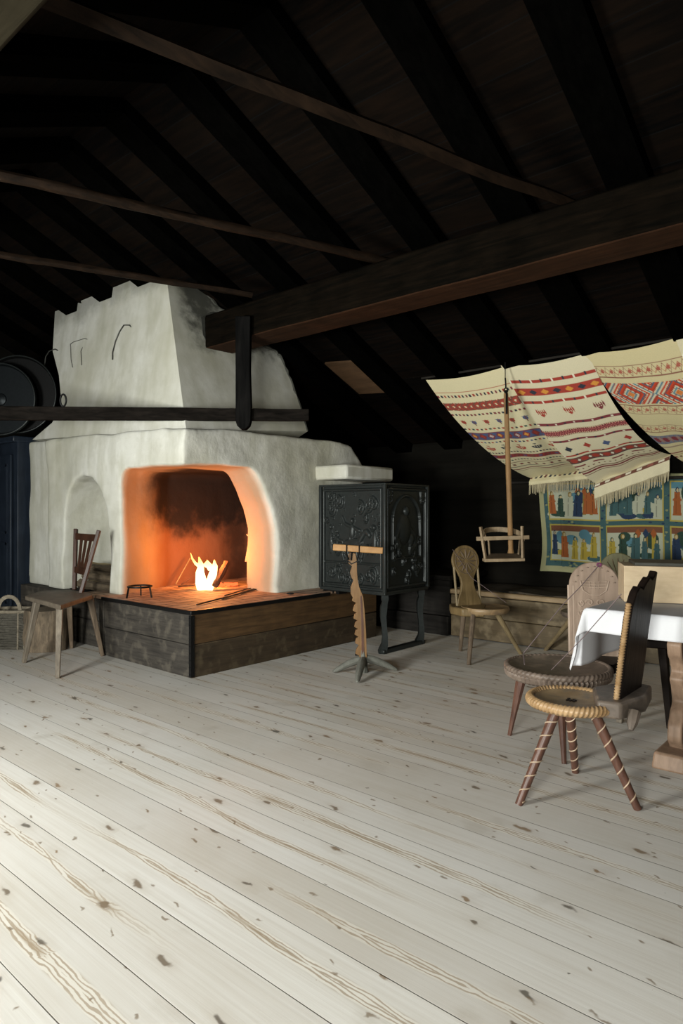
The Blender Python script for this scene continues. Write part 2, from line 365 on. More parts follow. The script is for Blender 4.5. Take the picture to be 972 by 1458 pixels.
def roof_mat():
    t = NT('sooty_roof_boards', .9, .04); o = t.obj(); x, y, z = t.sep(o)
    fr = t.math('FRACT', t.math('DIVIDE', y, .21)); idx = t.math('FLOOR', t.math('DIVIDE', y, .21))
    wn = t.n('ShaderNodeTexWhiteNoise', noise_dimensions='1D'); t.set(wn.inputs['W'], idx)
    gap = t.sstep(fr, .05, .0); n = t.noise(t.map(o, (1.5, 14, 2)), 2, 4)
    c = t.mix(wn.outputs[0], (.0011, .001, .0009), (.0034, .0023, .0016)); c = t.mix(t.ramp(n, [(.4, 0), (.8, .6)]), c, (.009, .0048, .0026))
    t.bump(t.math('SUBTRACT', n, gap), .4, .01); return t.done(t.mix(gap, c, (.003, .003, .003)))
M['roof'] = roof_mat()
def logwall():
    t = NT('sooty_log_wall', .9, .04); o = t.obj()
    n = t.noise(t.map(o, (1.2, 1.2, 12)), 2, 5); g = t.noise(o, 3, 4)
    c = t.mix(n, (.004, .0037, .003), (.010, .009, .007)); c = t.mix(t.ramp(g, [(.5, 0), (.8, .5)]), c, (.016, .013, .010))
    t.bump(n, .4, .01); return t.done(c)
M['log'] = logwall()

def cloth(name, rough=.95):
    t = NT(name, rough, .1); a = t.n('ShaderNodeVertexColor', layer_name='Col')
    wv = t.noise(t.map(t.obj(), (60, 60, 60)), 3, 2); t.bump(wv, .15, .002)
    return t.done(t.mix(t.ramp(wv, [(.3, .0), (.7, .14)]), a.outputs[0], (.2, .17, .12)))
M['cloth'] = cloth('woven_cloth')
t = NT('white_linen', .85, .15); n_ = t.noise(t.map(t.obj(), (90, 90, 90)), 3, 2); t.bump(n_, .1, .001); M['linen'] = t.done((.60, .60, .62))
t = NT('cream_fringe', .95, .1); M['fringe'] = t.done(t.mix(t.noise(t.obj(), 40, 3), (.26, .22, .13), (.48, .42, .28)))
def rug():
    t = NT('dark_woven_rug', .9, .1); w_ = t.n('ShaderNodeTexWave', wave_type='RINGS'); t.set(w_.inputs['Vector'], t.map(t.obj(), (3, 5, 1)))
    w_.inputs['Scale'].default_value = 1.4; w_.inputs['Distortion'].default_value = 7; w_.inputs['Detail'].default_value = 1
    return t.done(t.mix(t.ramp(w_.outputs[1], [(.35, 0), (.65, 1)]), (.012, .013, .013), (.07, .055, .04)))
M['rug'] = rug()
def emis(name, col, s):
    t = NT(name); t.b.inputs['Emission Strength'].default_value = s
    t.set(t.b.inputs['Emission Color'], col); return t.done((0, 0, 0))
def flame_mat():
    t = NT('flame'); x, y, z = t.sep(t.obj())
    t.set(t.b.inputs['Emission Color'], t.ramp(t.math('MULTIPLY', z, 3.4), [(0, (1, .62, .28)), (.65, (1, .6, .25)), (1, (1, .33, .07))]))
    t.b.inputs['Emission Strength'].default_value = 5; return t.done((0, 0, 0))
M['flame'] = flame_mat()
M['ember'] = emis('glowing_ember', (1, .12, .03), 2.2)
def glass():
    m = bpy.data.materials.new('window_glass'); m.use_nodes = True; nt = m.node_tree; nt.nodes.remove(nt.nodes['Principled BSDF'])
    a = nt.nodes.new('ShaderNodeBsdfTransparent'); b = nt.nodes.new('ShaderNodeBsdfGlossy'); b.inputs['Roughness'].default_value = .02
    x = nt.nodes.new('ShaderNodeMixShader'); x.inputs[0].default_value = .06
    nt.links.new(a.outputs[0], x.inputs[1]); nt.links.new(b.outputs[0], x.inputs[2]); nt.links.new(x.outputs[0], nt.nodes['Material Output'].inputs[0]); return m
M['glass'] = glass()
t = NT('cord', .9); M['cord'] = t.done((.16, .12, .12))
t = NT('purple_yarn', .9); M['purple'] = t.done((.14, .03, .09))

# ================================================================== STRUCTURE
XL, XR, YN, YF = -9.3, 3.2, -1.25, 6.9
RID = 2.45
def roofz(y): return 2.72+.444*(5.6-y) if y >= RID else 2.72+.444*(5.6-RID)-.444*(RID-y)
struct(MB().box(((XL+XR)/2, (YN+YF)/2, -.06), (XR-XL+.4, YF-YN+.4, .12)).build('floor', M['floor'], smooth=0))
m = MB(); th = .1
for y0, y1 in ((RID, YF+.3), (YN-.3, RID)):
    a, b = roofz(y0), roofz(y1)
    m.add([(XL-.2, y0, a), (XR+.2, y0, a), (XR+.2, y1, b), (XL-.2, y1, b), (XL-.2, y0, a+th), (XR+.2, y0, a+th), (XR+.2, y1, b+th), (XL-.2, y1, b+th)],
          [(0, 1, 2, 3), (4, 5, 6, 7), (0, 1, 5, 4), (1, 2, 6, 5), (2, 3, 7, 6), (3, 0, 4, 7)])
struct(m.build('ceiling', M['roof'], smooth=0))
# log walls: rounded courses
def logface(name, along, fixed, a0, a1, z1, sign, thick=.2):
    m = MB(); h = .24; k = 0; z = 0
    while z < z1:
        zt = min(z+h, z1+.1); n = 6; prof = []
        for i in range(n+1):
            a = i/n; prof.append((.035*math.sin(PI*a)**.6, lerp(z, zt, a)))
        vs = []
        for u in (a0, a1):
            for d, zz in prof:
                vs.append((u, fixed+sign*d, zz) if along == 'x' else (fixed+sign*d, u, zz))
            for zz in (zt, z): vs.append((u, fixed-sign*thick, zz) if along == 'x' else (fixed-sign*thick, u, zz))
        q = n+3; fs = [(i, (i+1) % q, q+(i+1) % q, q+i) for i in range(q)]+[tuple(range(q)), tuple(range(2*q-1, q-1, -1))]
        m.add(vs, fs); z = zt
    return m
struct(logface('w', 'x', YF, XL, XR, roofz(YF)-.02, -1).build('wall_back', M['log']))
def gable(name, x, s):
    m = MB(); pts = [(YN, 0), (YF, 0), (YF, roofz(YF)-.02), (RID, roofz(RID)-.02), (YN, roofz(YN)-.02)]
    m.prism(pts, (x, 0, 0), (0, 1, 0), (0, 0, 1), (s, 0, 0), .2); return struct(m.build(name, M['log'], smooth=0))
gable('wall_left', XL, -1); gable('wall_right', XR, 1)
# near wall with its window opening and a made-up second one for the fill lamp
wins = [(-3.80, -2.60, .75, 1.73), (-.78, .28, .75, 1.73)]
m = MB(); zt = roofz(YN)-.02
xs = [XL, wins[0][0], wins[0][1], wins[1][0], wins[1][1], XR]
for i in range(5):
    x0, x1 = xs[i], xs[i+1]
    if i in (1, 3):
        q = wins[i//2]; m.box(((x0+x1)/2, YN-.1, q[2]/2), (x1-x0, .2, q[2])); m.box(((x0+x1)/2, YN-.1, (q[3]+zt)/2), (x1-x0, .2, zt-q[3]))
    else: m.box(((x0+x1)/2, YN-.1, zt/2), (x1-x0, .2, zt))
struct(m.build('wall_near', M['log'], smooth=0))
for i, (x0, x1, z0, z1) in enumerate(wins):
    m = MB(); y = YN-.1; cx = (x0+x1)/2; cz = (z0+z1)/2
    for x in (x0+.03, x1-.03): m.box((x, y, cz), (.06, .08, z1-z0))
    for z in (z0+.03, z1-.03): m.box((cx, y, z), (x1-x0-.12, .08, .06))
    fr = struct(m.build('window_%d' % (i+1), M['near_beam'], loc=(cx, y, z0)))
    m = MB(); m.box((cx, y, cz), (.025, .03, z1-z0-.12)); m.box((cx, y, cz), (x1-x0-.12, .03, .025)); m.build('muntin', M['near_beam'], fr)
    MB().box((cx, y, cz), (x1-x0-.12, .004, z1-z0-.12)).build('pane', M['glass'], fr)
# rafters of the far slope and the near slope
k = 0; x = -4.21-.72*6
ti = 0
while x < XR:
    for y0, y1 in ((RID, YF), (YN, RID)):
        ti += 1; m = MB(); p = Vector((x, y0, roofz(y0)-.055)); q = Vector((x, y1, roofz(y1)-.055))
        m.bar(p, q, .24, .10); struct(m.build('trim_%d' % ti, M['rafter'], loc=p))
    x += .72
# added panel between two rafters, its paler colour stands for a lit patch
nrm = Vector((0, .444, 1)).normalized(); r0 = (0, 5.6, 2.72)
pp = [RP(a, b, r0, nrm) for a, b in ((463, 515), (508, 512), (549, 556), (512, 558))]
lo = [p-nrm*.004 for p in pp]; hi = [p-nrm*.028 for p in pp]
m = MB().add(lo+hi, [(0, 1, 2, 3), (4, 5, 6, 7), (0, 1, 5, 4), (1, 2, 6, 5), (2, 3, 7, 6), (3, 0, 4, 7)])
tag(m.build('lit_roof_patch', M['lit_roof'], loc=hi[0]), 'small pale brown panel added as a lit patch of the dark roof, right of the chimney hood', 'board')

# big purlin beam and its twin nearer the camera
BY0, BY1, BZ0, BZ1 = 3.82, 4.15, 2.815, 3.12
def beam(name, x0, x1, y0, y1, z0, z1, mat, under='underbeam'):
    n = 40
    def ring(i):
        x = lerp(x0, x1, i/n); w = .012*mnoise.noise(Vector((x*1.3, y0, 0))); w2 = .012*mnoise.noise(Vector((x*1.1, y0, 5)))
        return [(x, y0+w, z0+w2), (x, y1+w, z0+w), (x, y1+w2, z1+w), (x, y0+w2, z1+w2)]
    m = MB(); vs = []
    for i in range(n+1): vs += ring(i)
    fs = [(i*4+k, i*4+(k+1) % 4, i*4+4+(k+1) % 4, i*4+4+k) for i in range(n) for k in range(4)]+[(3, 2, 1, 0), tuple(n*4+k for k in range(4))]
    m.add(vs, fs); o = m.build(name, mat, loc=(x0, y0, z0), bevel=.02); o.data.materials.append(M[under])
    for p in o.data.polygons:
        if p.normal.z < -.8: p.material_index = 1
    return o
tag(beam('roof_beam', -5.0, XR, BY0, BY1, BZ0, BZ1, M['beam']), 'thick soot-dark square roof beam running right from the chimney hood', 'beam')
tag(beam('roof_beam', XL, XR, .60, .95, 2.85, 3.14, M['near_beam'], 'near_beam'), 'brown roof beam whose edge crosses the top left corner of the picture', 'beam')
# three poles lying across the beams
def pole(a, b, r, lab, seed, sq):
    d = (b-a).normalized(); a2 = a+d*(-.12 if sq else -.05); m = MB(); n = 30; pts = []
    for i in range(n+1):
        p = vl(a2, b, i/n); p.z += .010*mnoise.noise(Vector((i*.25, seed, 0))); p.x += .015*mnoise.noise(Vector((i*.2, seed, 4))); pts.append(p)
    if sq:
        m.tube(pts, r, 4)
    else: m.tube(pts, r, 10, wob=.3, seed=seed)
    return tag(m.build('ceiling_pole', M['pole'], loc=a2, bevel=0), lab, 'pole', 'poles laid across the roof beams')
def gz(px, py, z): return P(px, py, (CAMZ-z)*F/(py-729))
zp = 3.18
p1a = gz(815, 293, zp); p1b = gz(70, 2, zp); d = (p1b-p1a); pole(p1a, p1b+d*.35, .040, 'nearest squared dark pole under the roof, reaching the top edge of the picture', 1, True)
p2a = gz(560, 374, zp-.01); p2b = gz(0, 250, zp-.01); d = (p2b-p2a); pole(p2a, p2b+d*.5, .030, 'thin middle pole under the roof with an orange firelit stretch', 2, False)
p3a = gz(318, 413, zp-.02); p3b = gz(0, 363, zp-.02); d = (p3b-p3a); pole(p3a-d*.12, p3b+d*.8, .026, 'thin lowest pole passing just above the white chimney hood', 3, False)

# ================================================================== FIREPLACE
HZ = .527
fp = tag(empty('fireplace', (-5.9, 3.5, 0)), 'large whitewashed corner fireplace with open hearth, arched niche and tapering hood', 'fireplace')
def boxobj(m, name='tmp'):
    return m.build(name, M['plaster'], smooth=0)
def loft(rings, zs):
    m = MB(); k = len(rings[0]); vs = []
    for r, z in zip(rings, zs): vs += [(x, y, z) for x, y in r]
    n = len(zs); fs = [(i*k+j, i*k+(j+1) % k, (i+1)*k+(j+1) % k, (i+1)*k+j) for i in range(n-1) for j in range(k)]+[tuple(range(k-1, -1, -1)), tuple((n-1)*k+j for j in range(k))]
    return m.add(vs, fs)
BX = -4.65; BY = 3.35
body = MB()
prof = [(BY, .49), (BY, 2.02), (4.9, 2.05), (5.5, 2.02), (5.72, 1.80), (5.72, .49)]
vs = []
for x, dz in ((-7.68, .08), (BX, 0)):
    for y, z in prof: vs.append((x, y, z+(dz if z > 1.7 else 0)))
k = 6; body.add(vs, [tuple(range(k-1, -1, -1)), tuple(range(k, 2*k))]+[(i, (i+1) % k, k+(i+1) % k, k+i) for i in range(k)])
bo = boxobj(body)
cuts = []
def cav(yr, tz, dx=0):
    return [(-5.62-dx, 2.9), (-5.65-dx, BY+.02), (-5.97, 4.1), (-6.02, 5.25), (-5.35, 5.25), (-5.12, yr+.04), (-4.82, yr-.02), (-4.60, yr-.05+.06), (-4.2, yr+.08), (-4.2, 2.9)]
cuts.append(boxobj(loft([cav(4.40, 0), cav(4.40, 0), cav(4.34, 0), cav(4.24, 0), cav(4.15, 0, -.03), cav(4.08, 0, -.12)], [.40, 1.1, 1.34, 1.54, 1.66, 1.705])))
arch = [(-6.76, .40), (-5.86, .40), (-5.86, 1.05), (-5.90, 1.30), (-6.02, 1.52), (-6.18, 1.64), (-6.38, 1.675), (-6.55, 1.63), (-6.68, 1.50), (-6.76, 1.28)]
m = MB(); k = len(arch); vs = [(x, 3.0, z) for x, z in arch]+[(x, 3.35, z) for x, z in arch]+[(-6.74+(x+6.76)*.66, 3.92, .4+(z-.4)*.96) for x, z in arch]
m.add(vs, [tuple(range(k-1, -1, -1)), tuple(range(2*k, 3*k))]+[(r*k+i, r*k+(i+1) % k, (r+1)*k+(i+1) % k, (r+1)*k+i) for r in (0, 1) for i in range(k)]); cuts.append(boxobj(m))
m = MB().box((-7.45, 3.30, 1.3), (.72, .24, 1.0)); 
m = MB(); m.prism([(-7.9, .4), (-7.12, .4), (-7.10, 1.5), (-7.16, 1.9), (-7.22, 2.4), (-7.9, 2.4)], (0, 3.1, 0), (1, 0, 0), (0, 0, 1), (0, 1, 0), .30); cuts.append(boxobj(m))
for c_ in cuts:
    b = bo.modifiers.new('c', 'BOOLEAN'); b.operation = 'DIFFERENCE'; b.solver = 'EXACT'; b.object = c_
r_ = bo.modifiers.new('r', 'REMESH'); r_.mode = 'VOXEL'; r_.voxel_size = .026; r_.use_smooth_shade = True
s_ = bo.modifiers.new('s', 'SMOOTH'); s_.factor = .5; s_.iterations = 5
dg = bpy.context.evaluated_depsgraph_get(); me = bpy.data.meshes.new_from_object(bo.evaluated_get(dg))
for o_ in cuts+[bo]: bpy.data.objects.remove(o_)
nv = len(me.vertices); co = np.empty(nv*3, dtype=np.float32); me.vertices.foreach_get('co', co); co = co.reshape(-1, 3)
base = np.array(wl(fp))
for i in range(nv):
    p = Vector(co[i]); q = mnoise.noise_vector(p*2.1)*.022+mnoise.noise_vector(p*6)*.006
    if p.z < .56: q *= .2
    co[i] += q
me.vertices.foreach_set('co', (co-base).ravel().astype(np.float32)); me.name = 'masonry'
me.materials.clear(); me.materials.append(M['plaster'])
for p in me.polygons: p.use_smooth = True
mas = bpy.data.objects.new('masonry', me); C.objects.link(mas); mas.parent = fp
# ledge over the stove
m = MB(); m.box((-4.75, 5.335, 1.697), (1.02, .77, .145)); m.build('ledge', M['hood'], fp, bevel=.025)
# hood: two tapering slabs meeting at a corner
HB = Vector((-4.70, 3.40, 2.00)); HL = Vector((-7.6, 3.40, 2.06)); HT = RP(238, 402, (0, 3.6, 0), (0, 1, 0))
nL = (HL-HB).cross(HT-HB).normalized()
if nL.y > 0: nL = -nL
HRp = Vector((-4.70, 4.9, 2.02)); nR = (HRp-HB).cross(HT-HB).normalized()
if nR.x < 0: nR = -nR
left = [HB, HT]+[RP(a, b, HB, nL) for a, b in ((222, 400), (205, 402), (198, 395), (180, 394), (166, 399), (160, 410), (157, 419), (150, 410), (136, 411), (120, 417), (114, 424), (116, 432), (106, 430), (96, 426), (84, 429), (79, 430), (75, 500), (84, 535), (88, 580), (74, 602), (46, 626))]
right = [HB]+[RP(a, b, HB, nR) for a, b in ((438, 614), (428, 580), (414, 540), (400, 510), (392, 500), (364, 487), (340, 470), (322, 447), (303, 428), (290, 414), (268, 404))]+[HT]
def slab(m, poly, n, th):
    k = len(poly); back = [p-n*th for p in poly]
    m.add(poly+back, [tuple(range(k)), tuple(range(2*k-1, k-1, -1))]+[(i, (i+1) % k, k+(i+1) % k, k+i) for i in range(k)])
m = MB(); slab(m, left, nL, .14); slab(m, right, nR, .14)
hood = m.build('hood', M['hood'], fp, smooth=20)
# sooty hole in the plaster where the roof beam enters
hp = [RP(a, b, HB+nR*.006, nR) for a, b in ((286, 452), (300, 444), (330, 446), (366, 484), (345, 492), (312, 496), (297, 492), (289, 476))]
m = MB(); slab(m, hp, nR, .02); m.build('soot_patch', M['sootedge'], hood)
# sooty ragged rim
def rag(pts, n, name, off=.01, seed=0, r=.018):
    pp_ = []
    for i in range(len(pts)-1):
        for j in range(5):
            a = vl(pts[i], pts[i+1], j/5); a += Vector((random.uniform(-1, 1), random.uniform(-1, 1), random.uniform(-1, 1)))*.008; pp_.append(a)
    pp_.append(Vector(pts[-1])); m = MB(); m.tube(pp_, [r*random.uniform(.4, 1.3) for _ in pp_], 7); return m.build(name, M['sootedge'], hood)
rag([p for p in right[1:7]], nR, 'sooty_rim'); rag([p for p in right[7:12]], nR, 'sooty_rim'); 
# wire hooks on the hood
def wire(pxs, r=.006, mat='wire'):
    pts = [RP(a, b, HB+nL*.012, nL) for a, b in pxs]; pts[0] -= nL*.03
    m = MB(); m.tube(pts, r, 6); m.build('wire_hook', M[mat], hood)
wire([(186, 467), (184, 463), (176, 463), (170, 472), (164, 486), (160, 502), (160, 512)])
wire([(126, 483), (120, 482), (104, 487), (100, 490), (101, 512), (103, 523)], .003)
wire([(117, 486), (115, 500), (116, 520)], .003)
wire([(84, 500), (78, 497), (70, 500), (65, 508), (63, 524)], .006)
# hearth base
def plank(name, x0, x1, y0, y1, z0, z1, mat, par, bev=.006):
    return MB().box(((x0+x1)/2, (y0+y1)/2, (z0+z1)/2), (x1-x0, y1-y0, z1-z0)).build(name, M[mat], par, bevel=bev)
HX, HY = -4.30, 3.16
plank('base_core', -7.66, HX-.05, 3.42, 5.5, 0, .50, 'bench_dark', fp)
plank('base_core', -5.60, HX-.05, HY+.05, 3.5, 0, .50, 'bench_dark', fp)
plank('plank', -5.62, HX-.002, HY, HY+.05, 0, .255, 'hearth_dark', fp); plank('plank', -5.62, HX-.002, HY, HY+.05, .26, .508, 'hearth_dark', fp)
plank('plank', HX-.05, HX, HY+.002, 5.5, .262, .508, 'hearth_brown', fp); plank('plank', HX-.05, HX, HY+.002, 5.5, 0, .258, 'hearth_brown2', fp)
plank('plank', -7.66, -5.6, 3.30, 3.42, 0, .25, 'hearth_dark', fp); plank('plank', -7.66, -5.6, 3.30, 3.42, .255, .488, 'hearth_dark', fp)
plank('end_post', -5.68, -5.60, HY-.01, 3.3, 0, .50, 'hearth_dark', fp)
m = MB(); m.box((HX-.010, HY-.003, .25), (.030, .008, .48)); m.box((HX+.001, HY+.012, .25), (.008, .030, .48))
cst = m.build('corner_strap', M['iron'], fp)
for i in range(9):
    for dx, dy in ((-.012, -.008), (.006, .020)): MB().box((HX+dx, HY+dy, .03+i*.055), (.007, .007, .007)).build('nail', M['iron'], cst)
m = MB(); m.box(((-6.1+HX)/2, (HY+5.3)/2, .515), (HX+6.1-.02, 5.3-HY-.02, .024)); m.build('hearth_top', M['brick'], fp)
m = MB(); m.box(((-5.62+HX)/2, HY-.006, .512), (5.62+HX+.03, .02, .034)); m.box((HX+.006, (HY+4.75)/2, .512), (.02, 4.75-HY+.03, .034)); m.build('edge_bar', M['iron'], fp, bevel=.004)
# corner pillar edge on the right inside the firebox, as a plaster spur
m = MB(); m.tube([onX(352, 762, -5.2), onX(357, 758, -5.2), onX(356, 775, -5.2), onX(351, 800, -5.2)], [.012, .016, .022, .018], 8, wob=.5); 
m.build('firebox_spur', M['plaster'], fp)

# ------------------------------------------------------------------ the fire
fire_c = Vector((-5.36, 4.16, .53))
fr = tag(empty('fire', fire_c), 'bright burning fire of small sticks on the hearth bricks', 'fire')
def flame(pts, rr, n=10, flat=.55):
    m = MB(); m.tube(pts, rr, n, wob=.25, seed=random.random()*9); return m.build('flame', M['flame'], fr, smooth=180)
D0 = 6.62
fl = lambda lst: [P(a, b, D0+dd) for a, b, dd in lst]
flame(fl([(288, 841, 0), (287, 830, .02), (285, 815, 0), (286, 804, -.02), (283, 793, 0)]), [.045, .058, .045, .026, .004])
flame(fl([(297, 840, -.03), (300, 828, 0), (303, 816, .02), (306, 806, .03), (305, 797, .03)]), [.04, .050, .040, .026, .004])
flame(fl([(284, 806, 0), (278, 802, 0), (274, 796, 0), (271, 787, 0)]), [.02, .014, .010, .002], 6)
flame(fl([(291, 806, 0), (295, 802, 0), (298, 806, 0), (299, 812, .0)]), [.02, .03, .03, .02], 8)
def stick(a, b, r, nm, mat, lab, grp=None):
    m = MB(); n = 8; m.tube([vl(a, b, i/n)+Vector((0, 0, .004*mnoise.noise(Vector((i, a.x*9, 0))))) for i in range(n+1)], r, 8, wob=.35, seed=a.x*7)
    return tag(m.build(nm, M[mat], loc=a), lab, 'log' if nm == 'firewood_stick' else 'stick', grp)
stick(P(306, 834, 6.55), P(323, 801, 6.75), .032, 'firewood_stick', 'burnt', 'thick charred stick leaning to the right of the flames')
stick(P(254, 835, 6.6), P(283, 832, 6.75), .010, 'kindling_twig', 'burnt', 'thin dark twig lying left of the flames', None)
stick(P(258, 832, 6.7), P(270, 824, 6.75), .008, 'kindling_twig', 'burnt', 'short twig sticking up left of the flames')
stick(P(250, 832, 6.85), P(271, 794, 7.05), .006, 'kindling_twig', 'oak_leg', 'thin pale twig leaning up against the firebox wall left of the flames')
m = MB(); 
for i in range(26):
    a = P(random.uniform(310, 338), random.uniform(829, 836), random.uniform(6.85, 7.0)); a.z = .535+random.uniform(0, .02)
    m.box(a, (.03, .02, .02), Matrix.Rotation(random.random()*3, 3, 'Z'))
tag(m.build('embers', M['ember'], loc=fire_c+Vector((-.1, .3, 0))), 'red glowing embers behind the leaning charred stick', 'embers', kind='stuff')
# trivet
def gh(px, py): return G(px, py, HZ+.10)
tc = G(199, 835, HZ+.10)
tv = tag(empty('trivet', (tc.x, tc.y, HZ)), 'small black iron trivet on three legs at the left edge of the hearth', 'trivet')
rr = .105; m = MB(); m.tube([tc+Vector((math.cos(a)*rr, math.sin(a)*rr, 0)) for a in [i*2*PI/28 for i in range(28)]], .008, 6, closed=True); m.build('ring', M['iron'], tv)
for a in (.4, 2.5, 4.6):
    p = tc+Vector((math.cos(a)*rr, math.sin(a)*rr, 0)); q = Vector((p.x+math.cos(a)*.02, p.y+math.sin(a)*.02, HZ+.003)); MB().bar(p, q, .012, .012).build('leg', M['iron'], tv)
# poker and tongs
def rodobj(nm, pts, r, lab):
    m = MB(); m.tube(pts, r, 6); return tag(m.build(nm, M['iron'], loc=pts[0]), lab, 'poker')
z_ = HZ+.012
rodobj('poker', [G(280, 861, z_), G(330, 848, z_), G(388, 833, z_)], .007, 'long black iron poker lying across the front of the hearth, the front one')
tg = tag(empty('fire_tongs', G(310, 851, z_)), 'black iron fire tongs lying behind the long poker', 'tongs')
for dz, a, b in ((0, (316, 853), (392, 831)), (0, (320, 848), (392, 831))):
    m = MB(); m.tube([G(*a, z_), G(350, (a[1]+b[1])/2-.5, z_), G(*b, z_)], .006, 6); m.build('arm', M['iron'], tg)
m = MB(); c0 = G(425, 845, HZ+.012)
m.tube([c0+Vector((math.cos(a)*.03-.06, math.sin(a)*.03-.05, .0)) for a in [i*2*PI/14 for i in range(14)]], .006, 6, closed=True); m.build('handle_ring', M['iron'], tg)

# ------------------------------------------------------------------ firewood in the niche
spots = [(0, 0), (1, 0), (2, 0), (0, 1), (1, 1), (2, 1), (0, 2), (1, 2)]
for i, (a, b) in enumerate(spots):
    y = 3.46+a*.105+(.05 if b == 1 else 0); z = .50+.052+b*.088; x0 = -6.60+random.uniform(-.03, .04)+.03*b; x1 = -5.93+random.uniform(-.03, .0)
    m = MB(); n = 8; m.tube([Vector((lerp(x0, x1, j/n), y, z)) for j in range(n+1)], .049, 7, wob=.22, seed=i*3.1)
    where = ['bottom', 'middle', 'top'][b]; wy = ['front', 'middle', 'rear'][a]
    tag(m.build('firewood_log', M['logwood' if (i % 3) else 'logdark'], loc=(x0, y, .5), smooth=40),
        '%s split firewood log in the %s layer of the niche stack, %s of its layer' % ('pale' if i % 3 else 'dark-barked', where, wy), 'log', 'firewood logs in the arched niche')

# ------------------------------------------------------------------ hanger and bar
hb = P(347, 612, 5.72); ht = P(347, 462, 5.72)
hg = tag(empty('hanging_post', hb), 'blackened wooden post hanging from the roof beam with a rounded lower end', 'post')
rt = Vector((cs, sn, 0)); fw = Vector((-sn, cs, 0)); up = Vector((0, 0, 1))
H = ht.z-hb.z+.06; wv = .064
pl = [(-wv, .07), (-wv*.8, .03), (-wv*.3, .0), (wv*.3, .0), (wv*.8, .03), (wv, .07), (wv*1.05, .2), (wv*.9, .5), (wv*1.0, H), (-wv*1.05, H), (-wv, .5)]
MB().prism(pl, hb-fw*.05, rt, up, fw, .10).build('post_body', M['hanger'], hg, bevel=.008)
ca, cb = P(-60, 588, 5.48), P(440, 591, 5.80); cr = tag(empty('hanging_bar', ca), 'long blackened wooden bar slung level in front of the chimney hood', 'bar')
m = MB(); n = 20; pts = [vl(ca, cb, i/n)+Vector((0, 0, .006*mnoise.noise(Vector((i*.3, 2, 1))))) for i in range(n+1)]
vs = []
for i, p in enumerate(pts):
    hgt = lerp(.058, .050, i/n); vs += [p-fw*.03-up*hgt, p+fw*.03-up*hgt, p+fw*.03+up*hgt, p-fw*.03+up*hgt]
m.add(vs, [(i*4+k, i*4+(k+1) % 4, i*4+4+(k+1) % 4, i*4+4+k) for i in range(n) for k in range(4)]+[(3, 2, 1, 0), tuple(n*4+k for k in range(4))])
m.build('bar_body', M['rod'], cr, bevel=.006)
ec = P(90, 570, 5.53); m = MB(); m.tube([ec+rt*math.cos(a)*.024+up*math.sin(a)*.05 for a in [i*2*PI/20 for i in range(20)]], .008, 6, closed=True); m.build('iron_eye', M['iron'], cr)

# ------------------------------------------------------------------ cupboard, pans
cx0, cx1, cy0, cy1, cz = -9.15, -7.74, 3.28, 3.9, 2.10
cu = tag(empty('cupboard', ((cx0+cx1)/2, cy0, 0)), 'tall dark blue painted cupboard at the left edge beside the fireplace', 'cupboard')
MB().box(((cx0+cx1)/2, (cy0+cy1)/2+.01, cz/2), (cx1-cx0, cy1-cy0-.02, cz)).build('body', M['blue'], cu, bevel=.008)
MB().box(((cx0+cx1)/2-.01, (cy0+cy1)/2, cz+.03), (cx1-cx0+.02, cy1-cy0+.06, .07)).build('cornice', M['blue'], cu, bevel=.015)
for x0, x1 in ((cx0+.05, (cx0+cx1)/2-.01), ((cx0+cx1)/2+.01, cx1-.10)):
    d_ = MB().box(((x0+x1)/2, cy0-.006, 1.03), (x1-x0, .03, 1.85)).build('door', M['blue'], cu, bevel=.006)
    for z0, z1 in ((.25, .95), (1.05, 1.85)):
        m = MB(); xx0, xx1 = x0+.07, x1-.07
        for a, b, c_, e in ((xx0, xx1, z0, z0+.03), (xx0, xx1, z1-.03, z1), (xx0, xx0+.03, z0, z1), (xx1-.03, xx1, z0, z1)): m.box(((a+b)/2, cy0-.026, (c_+e)/2), (b-a, .016, e-c_))
        m.build('panel_moulding', M['blue'], d_)
def pan(px, py, d, r, mat, lab, lean):
    c = P(px, py, d); base = Vector((c.x, c.y, c.z-r))
    o = tag(empty('griddle_pan', base), lab, 'pan')
    q = Matrix((rt, -fw, up)).transposed(); Mx = Matrix.Rotation(0, 3, 'X')
    B = Matrix([[rt.x, up.x, -fw.x], [rt.y, up.y, -fw.y], [rt.z, up.z, -fw.z]])
    m = MB(); m.lathe([(.01, -.015), (r*.95, -.015), (r, .0), (r, .035), (r-.015, .038), (r-.03, .004), (.01, .002)], c, 48, B); m.build('pan_body', M[mat], o)
    m = MB(); m.tube([c+rt*math.cos(a)*(r*.985)+up*math.sin(a)*(r*.985)-fw*.038 for a in [i*2*PI/60 for i in range(60)]], .007, 6, closed=True); m.build('rolled_rim', M['cast'], o)
    return o, c, B
o1, c1, B1 = pan(27, 562, 7.55, .44, 'pan', 'large round black iron griddle pan standing upright on the cupboard, the rear right one', .1)
o2, c2, B2 = pan(1, 569, 7.38, .40, 'pan_blue', 'round black iron griddle pan with a raised centre boss, in front of the larger pan', .1)
m = MB(); m.lathe([(.01, .0), (.07, .0), (.065, .02), (.03, .035), (.005, .036)], c2, 24, B2); plabel(m.build('centre_boss', M['pan_blue'], o2), 'blue-grey centre boss')

